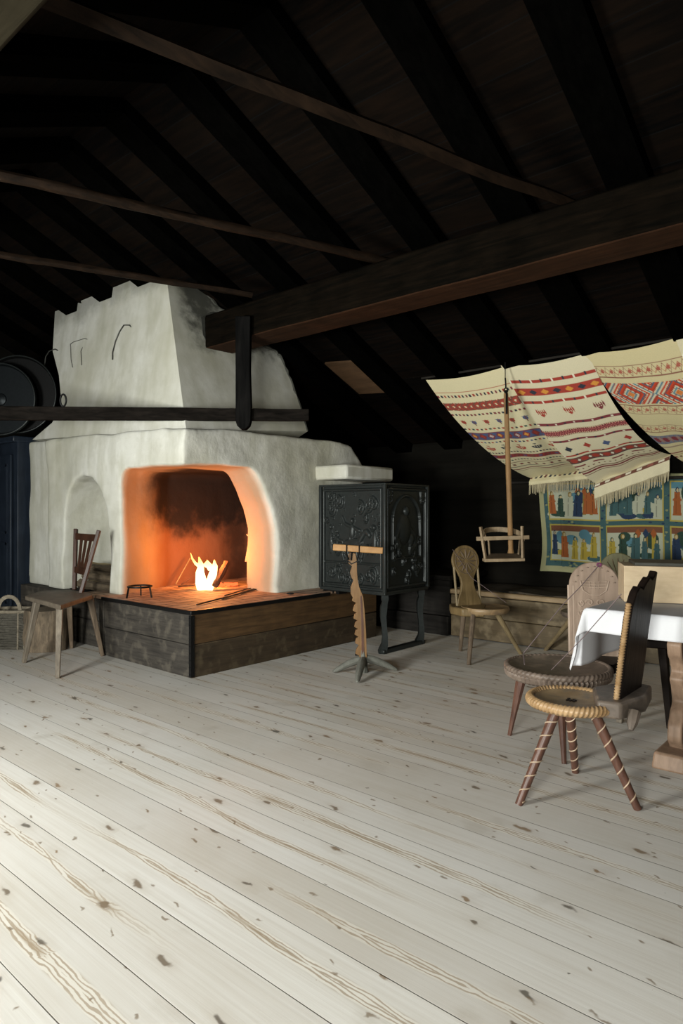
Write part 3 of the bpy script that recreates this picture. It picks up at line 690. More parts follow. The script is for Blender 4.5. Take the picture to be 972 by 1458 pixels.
# ------------------------------------------------------------------ stove
SX0, SX1, SY0, SY1, SZ0, SZ1 = -4.47, -3.68, 4.83, 5.52, .56, 1.555
st = tag(empty('iron_stove', ((SX0+SX1)/2, (SY0+SY1)/2, 0)), 'black cast iron box stove with relief panels on curved legs beside the fireplace', 'stove')
MB().box(((SX0+SX1)/2, (SY0+SY1)/2, (SZ0+SZ1)/2), (SX1-SX0-.04, SY1-SY0-.04, SZ1-SZ0-.02)).build('firebox', M['cast'], st)
MB().box(((SX0+SX1)/2, (SY0+SY1)/2, SZ1), (SX1-SX0+.03, SY1-SY0+.03, .02)).build('top_plate', M['cast'], st, bevel=.005)
MB().box(((SX0+SX1)/2, (SY0+SY1)/2, SZ0-.005), (SX1-SX0+.02, SY1-SY0+.02, .035)).build('bottom_plate', M['cast'], st, bevel=.008)
for x, y in ((SX0, SY0), (SX1, SY0), (SX1, SY1)): MB().box((x, y, (SZ0+SZ1)/2), (.035, .035, SZ1-SZ0)).build('corner_strip', M['cast'], st, bevel=.008)
# relief painter
class Hf:
    def __init__(s, w, h): s.w = w; s.h = h; s.X, s.Y = np.meshgrid(np.linspace(0, 1, w), np.linspace(0, 1, h)); s.a = np.zeros((h, w))
    def blob(s, x, y, rx, ry, h=1, ang=0):
        c, q = math.cos(ang), math.sin(ang); dx = s.X-x; dy = s.Y-y; u = (dx*c+dy*q)/rx; v = (-dx*q+dy*c)/ry
        s.a = np.maximum(s.a, h*np.sqrt(np.clip(1-u*u-v*v, 0, 1)))
    def stroke(s, pts, r, h=.7):
        for (x0, y0), (x1, y1) in zip(pts[:-1], pts[1:]):
            dx, dy = x1-x0, y1-y0; L = dx*dx+dy*dy+1e-9
            t_ = np.clip(((s.X-x0)*dx+(s.Y-y0)*dy)/L, 0, 1); dd = np.hypot(s.X-x0-t_*dx, s.Y-y0-t_*dy)
            s.a = np.maximum(s.a, h*np.sqrt(np.clip(1-(dd/r)**2, 0, 1)))
    def scroll(s, x, y, r, dirn=1, turns=1.4, w=.013, a0=0):
        pts = []
        for i in range(18):
            k_ = i/17; a = a0+dirn*k_*turns*2*PI; q = r*(1-k_*.85); pts.append((x+math.cos(a)*q, y+math.sin(a)*q))
        s.stroke(pts, w)
rnd = random.Random(3)
def relief_panel(name, o, ux, depth_dir, w, h, hf, amp):
    nu, nv = hf.w-1, hf.h-1; a = hf.a
    def fn(u, v): return Vector(o)+Vector(ux)*(u*w)+up*(v*h)+Vector(depth_dir)*(.004+amp*a[int(round(v*nv)), int(round(u*nu))])
    m = MB(); m.grid(fn, nu, nv); return m.build(name, M['cast'], st, smooth=60, fixn=False)
h1 = Hf(150, 190)
# horse with rider, standing figures, foliage scrolls, arms of fruit
h1.blob(.50, .44, .17, .055, 1.0, .1); h1.stroke([(.62, .46), (.70, .55), (.74, .56), (.78, .53)], .03, .9); h1.stroke([(.38, .42), (.34, .33), (.37, .28)], .02); h1.stroke([(.42, .41), (.44, .33), (.40, .28)], .02)
h1.stroke([(.60, .42), (.68, .37), (.66, .31)], .02); h1.stroke([(.58, .41), (.58, .33), (.62, .28)], .02); h1.stroke([(.34, .46), (.26, .47), (.24, .38)], .018)
h1.blob(.50, .56, .045, .08, 1.0); h1.blob(.505, .665, .033, .028, 1.1); h1.stroke([(.50, .60), (.38, .64), (.34, .70)], .018); h1.stroke([(.52, .60), (.62, .57)], .018); h1.stroke([(.47, .5), (.43, .40), (.47, .37)], .02)
for x in (.14, .86):
    h1.blob(x, .45, .04, .12, .8); h1.blob(x, .60, .03, .025, 1)
for i in range(9): h1.scroll(.12+.76*rnd.random(), .78+.14*rnd.random(), .06+.02*rnd.random(), rnd.choice((-1, 1)), a0=rnd.random()*6)
for i in range(10): h1.scroll(.1+.8*rnd.random(), .07+.13*rnd.random(), .05+.02*rnd.random(), rnd.choice((-1, 1)), a0=rnd.random()*6)
for i in range(46): h1.blob(rnd.uniform(.07, .93), rnd.choice((rnd.uniform(.05, .26), rnd.uniform(.7, .95), rnd.uniform(.3, .7))), .014, .012, .6)
for i in range(14): h1.scroll(rnd.choice((rnd.uniform(.06, .3), rnd.uniform(.7, .94))), rnd.uniform(.3, .75), .035, rnd.choice((-1, 1)), w=.009, a0=rnd.random()*6)
h1.stroke([(.03, .03), (.97, .03), (.97, .97), (.03, .97), (.03, .03)], .014, .9); h1.stroke([(.03, .25), (.97, .25)], .010, .7)
relief_panel('relief_panel', (SX0+.02, SY0+.018, SZ0+.015), (1, 0, 0), (0, -1, 0), SX1-SX0-.04, SZ1-SZ0-.03, h1, .028)
h2 = Hf(120, 190)
an = [PI*i/24 for i in range(25)]
h2.stroke([(.5+.34*math.cos(a), .66+.25*math.sin(a)) for a in an], .015, .9); h2.stroke([(.16, .66), (.16, .3), (.84, .3), (.84, .66)], .012, .8)
h2.blob(.45, .58, .17, .15, 1); h2.blob(.5, .76, .06, .05, 1.1); h2.stroke([(.35, .62), (.25, .5), (.35, .42)], .04); h2.stroke([(.55, .6), (.7, .52), (.74, .42), (.6, .36)], .04); h2.blob(.62, .48, .07, .06, 1)
for i in range(16): h2.scroll(rnd.uniform(.1, .9), rnd.uniform(.05, .5), .05, rnd.choice((-1, 1)), a0=rnd.random()*6)
for i in range(6): h2.scroll(rnd.choice((.1, .9)), rnd.uniform(.85, .95), .05, 1)
h2.stroke([(.03, .03), (.97, .03), (.97, .97), (.03, .97), (.03, .03)], .016, .9)
relief_panel('relief_panel', (SX1-.018, SY0+.02, SZ0+.015), (0, 1, 0), (1, 0, 0), SY1-SY0-.04, SZ1-SZ0-.03, h2, .030)
# legs on a sled
def stleg(x, y):
    pts = [(0, .56, .03), (0, .50, .034), (0, .47, .026), (-.012, .42, .032), (-.018, .34, .028), (-.006, .24, .024), (.004, .16, .026), (0, .09, .03), (-.018, .04, .036), (-.03, .0, .04)]
    m = MB(); m.tube([Vector((x+a, y, max(z, .004))) for a, z, r in pts], [r*1.35 for a, z, r in pts], 4); m.build('leg', M['cast'], st, smooth=60)
stleg(SX1-.04, SY0+.05); stleg(SX1-.04, SY1-.05)
MB().box((SX1-.05, (SY0+SY1)/2, .02), (.07, SY1-SY0-.02, .04)).build('sled_foot', M['cast'], st, bevel=.01)
m = MB(); m.tube([Vector((SX0+.10+.06*math.cos(a), SY0-.0, SZ0-.035+.02*math.sin(a))) for a in [i*2*PI/18 for i in range(18)]], .011, 6, closed=True); m.box((SX0+.10, SY0+.1, SZ0-.04), (.2, .12, .04)); m.build('scroll_bracket', M['iron'], st)

# ------------------------------------------------------------------ ratchet stand
rd = 5.42; rb = P(517, 945, rd); rb.z = 0
rs = tag(empty('ratchet_stand', rb), 'notched wooden light holder on a forked branch foot in front of the stove', 'stand')
hub = Vector((rb.x, rb.y, .115))
for (px, py), nm in (((473, 957), 0), ((566, 954), 0), ((508, 972), 0)):
    e = G(px, py, .012); mid = vl(hub, e, .5)+Vector((0, 0, .015)); m = MB(); m.tube([hub, mid, vl(hub, e, .85)-Vector((0, 0, .0)), e], [.045, .034, .024, .012], 8, wob=.3, seed=px); m.build('foot', M['branch'], rs, sub=1)
e = P(523, 945, rd+.3); e.z = .012; m = MB(); m.tube([hub, vl(hub, e, .5), e], [.04, .03, .014], 8, wob=.3, seed=9); m.build('foot', M['branch'], rs, sub=1)
MB().tube([P(517, 957, rd), P(517, 940, rd), P(516, 925, rd)], [.04, .032, .026], 10, wob=.15).build('socket', M['branch'], rs)
tx = [(514, 937), (522, 937), (521, 900), (519, 872), (517, 850), (512, 842)]
# toothed bar drawn as an extruded outline: left side saw teeth
L_ = []
ys = [933, 918, 906, 895, 883, 872, 858]
xsn = [505.5, 505, 504.5, 504, 503, 502, 501]
for i, y in enumerate(ys):
    L_.append((xsn[i]+6, y)); L_.append((xsn[i], y-3)); L_.append((xsn[i]+1.5, y-9))
up_part = [(503, 852), (499, 845), (499, 836), (503, 826), (500, 822), (498, 815), (501, 806), (496, 802), (495.5, 790), (498, 786), (506, 788), (508, 800), (508, 812), (509, 824), (511, 835), (514, 842)]
outline = [(510, 936)]+L_+up_part+[(517, 850), (519, 872), (521, 900), (522, 936)]
o0 = P(0, 0, rd); def2 = [(( px-486)/F*rd, CAMZ-(py-729)/F*rd) for px, py in outline]
bod = MB().prism(def2, fw*(rd-.022)+Vector((0, 0, 0)), rt, up, fw, .044).build('notched_bar', M['ratchet'], rs, bevel=.006)
sl = [((px-486)/F*rd, CAMZ-(py-729)/F*rd) for px, py in ((514.5, 938), (518.5, 938), (517, 885), (514.5, 848), (512.5, 848), (514, 885))]
MB().prism(sl, fw*(rd-.026), rt, up, fw, .006).build('slide_groove', M['mahogany'], rs)
m = MB(); c_ = P(514, 932, rd); m.tube([c_-rt*.05, c_+rt*.05], .009, 8); m.build('peg', M['iron'], rs)
a_ = P(474, 779, rd-.03); b_ = P(545, 784, rd-.05); MB().bar(a_, b_, .035, .052).build('top_arm', M['ratchet_arm'], rs, bevel=.006)
for px in (493, 511):
    q = P(px, 781, rd-.03); m = MB(); m.tube([q+up*.03-fw*.03, q-up*.04-fw*.03, q-up*.09+rt*(.02 if px < 500 else -.015)], .005, 6); m.build('wire_clip', M['iron'], rs)
m = MB(); m.tube([P(494, 797, rd-.02), P(500, 803, rd-.02), P(509, 799, rd-.02)], .006, 6); m.tube([P(501, 786, rd-.02), P(500, 798, rd-.02)], .008, 6); m.build('clip_mount', M['iron'], rs)

# ------------------------------------------------------------------ fireside chair
fcz = .575
ch = tag(empty('plank_chair', G(86, 945)), 'grey-brown plank-seat chair with narrow red-brown slatted back by the fireplace', 'chair')
sp = [G(a, b, fcz) for a, b in ((36, 848), (58, 841), (99, 839.5), (131, 845), (131, 847), (86, 861.5))]
sp = [Vector((p.x, p.y, 0)) for p in sp]
m = MB(); m.prism([(p.x, p.y) for p in sp], (0, 0, fcz-.042), (1, 0, 0), (0, 1, 0), (0, 0, 1), .042); m.build('seat', M['chair_grey'], ch, bevel=.008)
ctr = sum(sp, Vector())/len(sp)
for i_, (f_, tp, mt) in enumerate((((82, 966), (86, 872), 'chair_leg_grey'), ((34, 944), (54, 866), 'chair_leg_grey'), ((146, 934), (117, 868), 'brown_leg'), ((102, 923), (96, 862), 'brown_leg'))):
    foot = G(*f_); tq = G(tp[0], tp[1], fcz-.05); tq = Vector((tq.x, tq.y, fcz-.03)); tq = vl(Vector((foot.x, foot.y, fcz-.03)), Vector((ctr.x, ctr.y, fcz-.03)), .34)
    MB().bar(tq, foot, .054, .054, tap=.62).build('leg', M[mt], ch, bevel=.007)
for y_ in (0,):
    pass
A0 = P(106, 845, 6.30); A1 = P(108, 753, 6.42); B0 = P(115, 847, 6.02); B1 = P(141, 755, 6.10); A0.z = B0.z = fcz-.01
for p, q in ((A0, A1), (B0, B1)): MB().bar(p, q, .034, .038, up=fw).build('back_post', M['chair_red'], ch, bevel=.005)
def rail(t0, t1, nm):
    m = MB(); p0, p1, q0, q1 = vl(A0, A1, t0), vl(A0, A1, t1), vl(B0, B1, t0), vl(B0, B1, t1); nn = (q0-p0).cross(p1-p0).normalized()*.011
    m.add([p0-nn, q0-nn, q1-nn, p1-nn, p0+nn, q0+nn, q1+nn, p1+nn], [(0, 1, 2, 3), (4, 5, 6, 7), (0, 1, 5, 4), (1, 2, 6, 5), (2, 3, 7, 6), (3, 0, 4, 7)]); m.build(nm, M['chair_red'], ch, bevel=.003)
rail(.82, .93, 'top_rail'); rail(.28, .38, 'lower_rail')
for s_k in (.3, .52, .75):
    MB().bar(vl(vl(A0, A1, .33), vl(B0, B1, .33), s_k), vl(vl(A0, A1, .86), vl(B0, B1, .86), s_k), .02, .02).build('spindle', M['chair_red'], ch)

# ------------------------------------------------------------------ basket and stump
sc = G(55, 929); sc = sc+fw*.16; m = MB(); zt_ = .38
pts = [Vector((sc.x, sc.y, z)) for z in (0.003, .05, .12, .2, .28, .35, zt_)]
m.tube(pts, [.20, .195, .19, .187, .185, .19, .188], 26, wob=.16, seed=4)
tag(m.build('chopping_block', M['bark'], loc=(sc.x, sc.y, 0)), 'rough upright tree stump chopping block between the basket and the plank chair', 'stump')
bc = G(10, 926)+fw*.14; bk = tag(empty('wicker_basket', bc), 'grey woven basket with a bent handle on the floor at the left edge', 'basket')
bw, bd, bh = .19, .14, .36
def basket_pt(a, z):
    k_ = .86+.14*z/bh; c, s = math.cos(a), math.sin(a); e = .45
    x = bw*k_*math.copysign(abs(c)**e, c); y = bd*k_*math.copysign(abs(s)**e, s); return bc+rt*x+fw*y+up*z
m = MB(); rows = 22; seg = 64
for j in range(rows):
    z = .008+j*(bh-.01)/(rows-1); pts = []
    for i in range(seg):
        a = 2*PI*i/seg; p = basket_pt(a, z); o_ = (p-bc); o_.z = 0; p = p+o_.normalized()*(.006*math.sin(a*12+(j % 2)*PI)); pts.append(p)
    m.tube(pts, .008, 5, closed=True)
m.build('woven_side', M['wicker_dark'], bk)
m = MB()
for i in range(12):
    a = 2*PI*(i+.5)/12; m.tube([basket_pt(a, .005)+ (basket_pt(a, .005)-bc).normalized()*.004, basket_pt(a, bh)], .010, 6)
m.build('stakes', M['wicker'], bk)
m = MB(); m.tube([basket_pt(2*PI*i/seg, bh) for i in range(seg)], .015, 7, closed=True); m.build('rim', M['wicker'], bk)
MB().prism([(bw*.8*x, bd*.8*y) for x, y in ((-1, -1), (1, -1), (1, 1), (-1, 1))], bc+up*.004, rt, fw, up, .012).build('base', M['wicker'], bk)
pts = [bc+rt*(.105*math.cos(a))+up*(bh-.03+.17*math.sin(a)**.75) - fw*.10 for a in [PI*i/20 for i in range(21)]]
m = MB()
for p, q in zip(pts[:-1], pts[1:]): m.bar(p, q, .035, .012, up=fw)
m.build('handle', M['wicker'], bk)

# ------------------------------------------------------------------ three-legged round seat chairs
def disc_seat(nm, c, r, z, th, mat, par, rx=1.0, dish=.012):
    c = Vector((c.x, c.y, 0)); m = MB()
    m.lathe([(.01, z-th), (r*.93, z-th), (r, z-th*.55), (r, z-th*.3), (r*.97, z), (r*.86, z-dish*.3), (r*.5, z-dish), (.01, z-dish)], c, 48)
    return m.build(nm, M[mat], par)
def rope_rim(c, R_, z, r, mat, par, tw, amp=.18):
    m = MB(); n = tw*8; pts = [Vector((c.x+math.cos(a)*R_, c.y+math.sin(a)*R_, z)) for a in [2*PI*i/n for i in range(n)]]
    m.tube(pts, r, 12, closed=True, helix=(amp, tw, 2)); return m.build('rope_rim', M[mat], par, smooth=80)
def rleg(top, foot, r0, r1, mat, par, n=10):
    m = MB(); m.tube([vl(top, foot, i/6) for i in range(7)], [lerp(r0, r1, i/6) for i in range(7)], n); return m.build('leg', M[mat], par)
def frame(pl, pr, lean):
    """plank frame from left and right base points and lean vector"""
    u = (pr-pl); wdt = u.length; u.normalize(); v = (up+lean).normalized(); n = u.cross(v).normalized(); return u, v, n, wdt

# A: front chair
fc = W(1.056, 3.06); c1_ = tag(empty('three_legged_chair', fc), 'nearest three-legged chair with rope-carved round seat and tall black plank back', 'chair')
zs_ = .452
disc_seat('seat', fc, .185, zs_, .045, 'seat_worn', c1_, dish=.016)
rope_rim(fc, .182, zs_-.016, .023, 'rope_rim', c1_, 60, .12)
m = MB(); 
for i in range(9): m.box((fc.x+random.uniform(-.02, .02), fc.y+random.uniform(-.02, .02), zs_-.014), (.012, .008, .006), Matrix.Rotation(random.random()*3, 3, 'Z'))
m.build('centre_knot', M['black_oak'], c1_)
for (fx, fy), (tx_, ty_) in (((738, 1146), (.975, 3.02)), ((908, 1153), (1.13, 3.0)), ((819, 1100), (1.07, 3.14))):
    foot = G(fx, fy); top = W(tx_, ty_, zs_-.04)
    lg = rleg(top, foot, .024, .017, 'mahogany', c1_, 14)
    if fx < 800: lg.data.materials[0] = M['mahogany']
    ax = (foot-top).normalized(); x_ = ax.cross(up).normalized(); y_ = ax.cross(x_); L = (foot-top).length; pts = []
    for i in range(90):
        k_ = i/89; a = k_*2*PI*6.5; r = lerp(.0235, .0168, k_); pts.append(vl(top, foot, .06+k_*.9)+x_*math.cos(a)*r+y_*math.sin(a)*r)
    m = MB(); m.tube(pts, .0035, 5); m.build('spiral_band', M['band'], lg)
pl_, pr_ = W(1.195, 2.94, .475), W(1.385, 3.16, .475); u_, v_, n_, wd = frame(pl_, pr_, rt*.13)
Hh = .52
poly = [(.0, 0), (wd, 0), (wd+.006, .12), (wd+.0, .25), (wd+.006, .38), (wd+.02, Hh+.03), (wd-.0, Hh+.035), (wd-.02, Hh+.012), (wd-.05, Hh+.0), (wd-.09, Hh+.012), (wd-.14, Hh-.012), (wd-.17, Hh-.035), (.10, Hh-.03), (.07, Hh-.02), (.03, Hh-.045), (.0, Hh-.10), (-.012, .35), (-.006, .2)]
poly = [(a, b) for a, b in poly]
bp = MB().prism(poly, pl_-n_*.0, u_, v_, n_, .034).build('plank_back', M['black_oak'], c1_, bevel=.006)
m = MB()
pts = [pl_+u_*(-.004-.008*math.sin(k_*3))+v_*(.0+k_*.43)+n_*.016 for k_ in [i/260 for i in range(261)]]
m.tube(pts, [.0125*(1+.16*math.sin(i*.42*2)) for i in range(261)], 10)
plabel(m.build('rope_edge', M['rope_rim'], bp), 'golden brown rope-carved edge')
# pierced heart shows as a shiny inlay
m = MB(); hp_ = [(.03*math.sin(a)**3*1.0, .045*(.8125*math.cos(a)-.3125*math.cos(2*a)-.125*math.cos(3*a)-.0625*math.cos(4*a))) for a in [2*PI*i/24 for i in range(24)]]
m.prism(hp_, pl_+u_*(wd*.55)+v_*.24-n_*.003, u_, v_, n_, .006); m.build('heart_carving', M['brown_leg'], bp)
# bracket block holding the back
Bb = MB(); a0 = W(1.10, 2.93, 0); 
cb_ = [W(1.11, 2.90), W(1.20, 2.86), W(1.36, 2.98), W(1.47, 3.16), W(1.40, 3.25), W(1.18, 3.14)]
Bb.prism([(p.x, p.y) for p in cb_], (0, 0, .405), (1, 0, 0), (0, 1, 0), up, .075).build('bracket', M['seat_dark'], c1_, bevel=.012)
tip = MB(); tip.tube([W(1.27, 2.90, .43), W(1.25, 2.87, .39), W(1.24, 2.86, .365)], [.03, .022, .01], 8); tip.build('bracket_knob', M['seat_dark'], c1_)

# B: big round-seat chair with carved pink back at the table end
sc2 = W(1.262, 3.90); c2_ = tag(empty('three_legged_chair', sc2), 'low chair with wide fluted round seat and rounded pink-brown back at the table end', 'chair')
z2 = .405
disc_seat('seat', sc2, .285, z2, .05, 'seat_dark', c2_, dish=.018)
rope_rim(sc2, .287, z2-.012, .018, 'rope_rim_dark', c2_, 62, .14)
m = MB(); n = 132; vs = []
for z, rr_ in ((z2-.025, .295), (z2-.035, .300), (z2-.06, .290), (z2-.072, .27)):
    for i in range(n): a = 2*PI*i/n; q = rr_+(.006 if i % 2 else -.004); vs.append((sc2.x+math.cos(a)*q, sc2.y+math.sin(a)*q, z))
m.add(vs, [(j*n+i, j*n+(i+1) % n, (j+1)*n+(i+1) % n, (j+1)*n+i) for j in range(3) for i in range(n)]+[tuple(range(n)), tuple(range(3*n, 4*n))]); m.build('fluted_rim', M['rope_rim_dark'], c2_, smooth=0)
for (fx, fy), (tx_, ty_) in (((725, 1047), (1.05, 3.88)), ((803, 1088), (1.20, 3.66)), ((854, 1052), (1.42, 3.84)), ((800, 1010), (1.25, 4.08))):
    foot = G(fx, fy); top = W(tx_, ty_, z2-.05)
    if fy == 1010: continue
    m = MB(); m.tube([vl(top, foot, i/8) for i in range(9)], [.028, .03, .027, .024, .021, .018, .016, .014, .012], 8); m.build('leg', M['mahogany' if fx < 850 else 'chair_leg_grey'], c2_)
pl2, pr2 = W(1.475, 4.30, .36), W(1.765, 4.22, .36); u_, v_, n_, wd = frame(pl2, pr2, fw*.05)
r_h = wd/2*1.02; H2 = .47
poly = [(0, 0), (wd, 0)]+[(wd/2+r_h*math.cos(a), H2+r_h*.98*math.sin(a)) for a in [PI*i/20 for i in range(21)]]
bk2 = MB().prism(poly, pl2, u_, v_, n_, .03).build('carved_back', M['pink_oak'], c2_, bevel=.008)
if n_.dot(W(1.262, 3.9, .4)-pl2) > 0: fo = pl2+n_*.032
else: fo = pl2-n_*.002
nf = n_ if n_.dot(W(1.262, 3.9, .4)-pl2) > 0 else -n_
m = MB()
def carve(pts, r=.0045): m.tube([fo+nf*.001+u_*a+v_*b for a, b in pts], r, 5)
cxm = wd/2; cy_ = H2-.0
carve([(cxm-.085, cy_+.03), (cxm-.07, cy_-.03), (cxm-.03, cy_-.06), (cxm+.03, cy_-.06), (cxm+.07, cy_-.03), (cxm+.085, cy_+.03)])
for dy in (.03, .012, -.006): carve([(cxm-.075, cy_+dy), (cxm, cy_+dy-.006), (cxm+.075, cy_+dy)], .0035)
for dx in (-.03, 0, .03): carve([(cxm+dx, cy_+.03), (cxm+dx*.8, cy_-.02)], .003)
for i in range(9):
    a = PI*(i+.5)/9; q = r_h*.78; m.lathe([(.002, -.003), (.010, 0), (.004, .005)], fo+u_*(cxm+q*math.cos(a))+v_*(cy_+q*math.sin(a)), 8)
for sx in (-1, 1):
    for by in (-.11, -.17):
        carve([(cxm+sx*(.02+.028*(1-k_)*math.cos(k_*7)+.01), cy_+by+.028*(1-k_)*math.sin(k_*7)) for k_ in [i/10 for i in range(11)]])
        carve([(cxm+sx*(.08+.02*(1-k_)*math.cos(k_*7)), cy_+by+.03*(1-k_)*math.sin(-k_*7)) for k_ in [i/10 for i in range(11)]])
m.build('relief_carving', M['pink_light'], bk2)
MB().bar(pl2+u_*.012+v_*0+nf*.01, pl2+u_*.012+v_*(H2+.0)+nf*.01, .03, .045).build('side_strip', M['pink_light'], bk2, bevel=.004)
q0 = [W(1.40, 4.06), W(1.62, 3.96), W(1.80, 4.20), W(1.50, 4.36)]
MB().prism([(p.x, p.y) for p in q0], (0, 0, .335), (1, 0, 0), (0, 1, 0), up, .055).build('bracket', M['black_oak'], c2_, bevel=.01)
kn = fo+nf*.006+u_*(cxm+.03)+v_*(H2+r_h-.02); cordtop = kn.copy()
cdn = tag(empty('cord', kn), 'thin cord with a purple knot tied over the top of the rounded pink-brown chair back', 'cord')
m = MB(); m.tube([kn+u_*.012*math.cos(a)+v_*.010*math.sin(a) for a in [2*PI*i/10 for i in range(10)]], .005, 5, closed=True); m.build('knot', M['purple'], cdn)
e = P(800, 862, 4.05); m = MB(); m.tube([kn, vl(kn, e, .5)+Vector((0, 0, -.008)), e, P(745, 930, 3.95), W(1.05, 3.83, z2+.02)], .0028, 5); m.build('string', M['cord'], cdn)
sA = bp; tA = pl_+v_*0
c_top = P(884, 846, 2.96); c_end = W(1.17, 3.72, .42)
tag(MB().tube([c_top, vl(c_top, c_end, .5)+Vector((0, 0, -.01)), c_end], .0022, 5).build('cord', M['cord'], loc=c_end), 'thin taut string slanting down from the black plank back of the nearest chair', 'cord')

# C: chair with rosette back by the bed
c3c = W(1.285, 5.98); c3_ = tag(empty('three_legged_chair', c3c), 'yellow-brown three-legged chair with a rosette-carved round-topped back in front of the box bed', 'chair')
z3 = .455
disc_seat('seat', c3c, .215, z3, .05, 'seat_worn', c3_, dish=.008)
m = MB(); q0 = [W(.98, 6.00), W(1.06, 5.86), W(1.25, 5.84), W(1.34, 6.15), W(1.18, 6.26), W(1.00, 6.2)]
m.prism([(p.x, p.y) for p in q0], (0, 0, z3-.075), (1, 0, 0), (0, 1, 0), up, .07).build('bracket', M['oak_yellow'], c3_, bevel=.012)
for f_, t_, mt in (((667, 947), (1.16, 5.88), 'brown_leg'), ((655, 927), (1.12, 6.10), 'brown_leg'), ((741, 931), (1.38, 6.0), 'oak_leg')):
    rleg(W(*t_, z3-.04), G(*f_), .026, .017, mt, c3_)
pl3, pr3 = W(1.035, 6.06, z3-.01), W(1.285, 6.17, z3-.01); u_, v_, n_, wd = frame(pl3, pr3, -rt*.07+fw*.08)
cxm = wd/2; rr_ = .145; Hc = .405
right_ = [(wd*.98, 0), (wd*.93, .06), (wd*.80, .13), (wd*.74, .20), (wd*.78, .26), (wd*.88, .31)]
poly = [(wd*.02, 0)]+right_+[(cxm+rr_*math.cos(a), Hc+rr_*math.sin(a)) for a in [-.35+(PI+.7)*i/24 for i in range(25)]]+[(wd-a, b) for a, b in right_[::-1][:-1]]
bk3 = MB().prism(poly, pl3, u_, v_, n_, .028).build('rosette_back', M['oak_yellow'], c3_, bevel=.005)
nf3 = n_ if n_.dot(Vector((0, 0, CAMZ))-pl3) > 0 else -n_
fo3 = pl3+(n_*.029 if nf3 == n_ else -n_*.001)
m = MB()
for i in range(12):
    a = 2*PI*i/12; p = fo3+u_*(cxm+.02*math.cos(a))+v_*(Hc+.02*math.sin(a)); q = fo3+u_*(cxm+.105*math.cos(a))+v_*(Hc+.105*math.sin(a)); m.tube([p, vl(p, q, .6), q], [.002, .008, .003], 6)
m.tube([fo3+u_*(cxm+.115*math.cos(a))+v_*(Hc+.115*math.sin(a)) for a in [2*PI*i/36 for i in range(36)]], .003, 5, closed=True)
m.build('rosette_carving', M['brown_leg'], bk3)
for s in (-1, 1):
    m = MB(); x0_ = cxm+s*.125; m.tube([pl3+u_*(cxm+s*(.128-.0*k_))+v_*(k_*(Hc+.02))+n_*.014 for k_ in [i/8 for i in range(9)]], .011, 8); m.build('side_rod', M['oak_leg'], c3_)
m = MB(); m.tube([fo3+u_*(-.0)+v_*(Hc+.11), fo3+nf3*.02+u_*(wd*.6)+v_*.25, P(720, 858, 5.75)], .002, 5)
tag(m.build('cord', M['cord'], loc=wl(bk3)), 'thin string slanting across the rosette-carved chair back by the box bed', 'cord')

# D: chair behind the pale box
c4c = W(2.10, 5.70); c4_ = tag(empty('three_legged_chair', c4c), 'chair with olive round ribbed back, half hidden behind the pale wooden box', 'chair')
z4 = .45
disc_seat('seat', c4c, .22, z4, .045, 'seat_dark', c4_, dish=.01)
for f_, t_, mt in (((776, 926), (2.00, 5.72), 'oak_leg'),): rleg(W(*t_, z4-.03), G(*f_), .024, .017, mt, c4_)
rleg(W(2.2, 5.8, z4-.03), W(2.30, 5.86, 0), .024, .017, 'oak_leg', c4_); rleg(W(2.15, 5.6, z4-.03), W(2.28, 5.42, 0), .024, .017, 'oak_leg', c4_)
pl4, pr4 = W(2.22, 5.74, z4-.01), W(2.50, 5.62, z4-.01); u_, v_, n_, wd = frame(pl4, pr4, fw*.04)
poly = [(0, 0), (wd, 0)]+[(wd/2+wd*.5*math.cos(a), .36+wd*.5*math.sin(a)) for a in [PI*i/20 for i in range(21)]]
bk4 = MB().prism(poly, pl4, u_, v_, n_, .03).build('round_back', M['green_back'], c4_, bevel=.006)
nf4 = n_ if n_.dot(Vector((0, 0, CAMZ))-pl4) > 0 else -n_; fo4 = pl4+(n_*.031 if nf4 == n_ else -n_*.001); m = MB()
for i in range(9):
    a = PI*(i+.5)/9; m.tube([fo4+u_*(wd/2+.03*math.cos(a))+v_*(.30+.03*math.sin(a)), fo4+u_*(wd/2+wd*.44*math.cos(a))+v_*(.33+wd*.44*math.sin(a))], .005, 5)
m.build('ribbed_carving', M['bench'], bk4)
q0 = [W(2.20, 5.62), W(2.45, 5.52), W(2.58, 5.66), W(2.30, 5.80)]
MB().prism([(p.x, p.y) for p in q0], (0, 0, z4-.05), (1, 0, 0), (0, 1, 0), up, .045).build('bracket', M['seat_dark'], c4_)

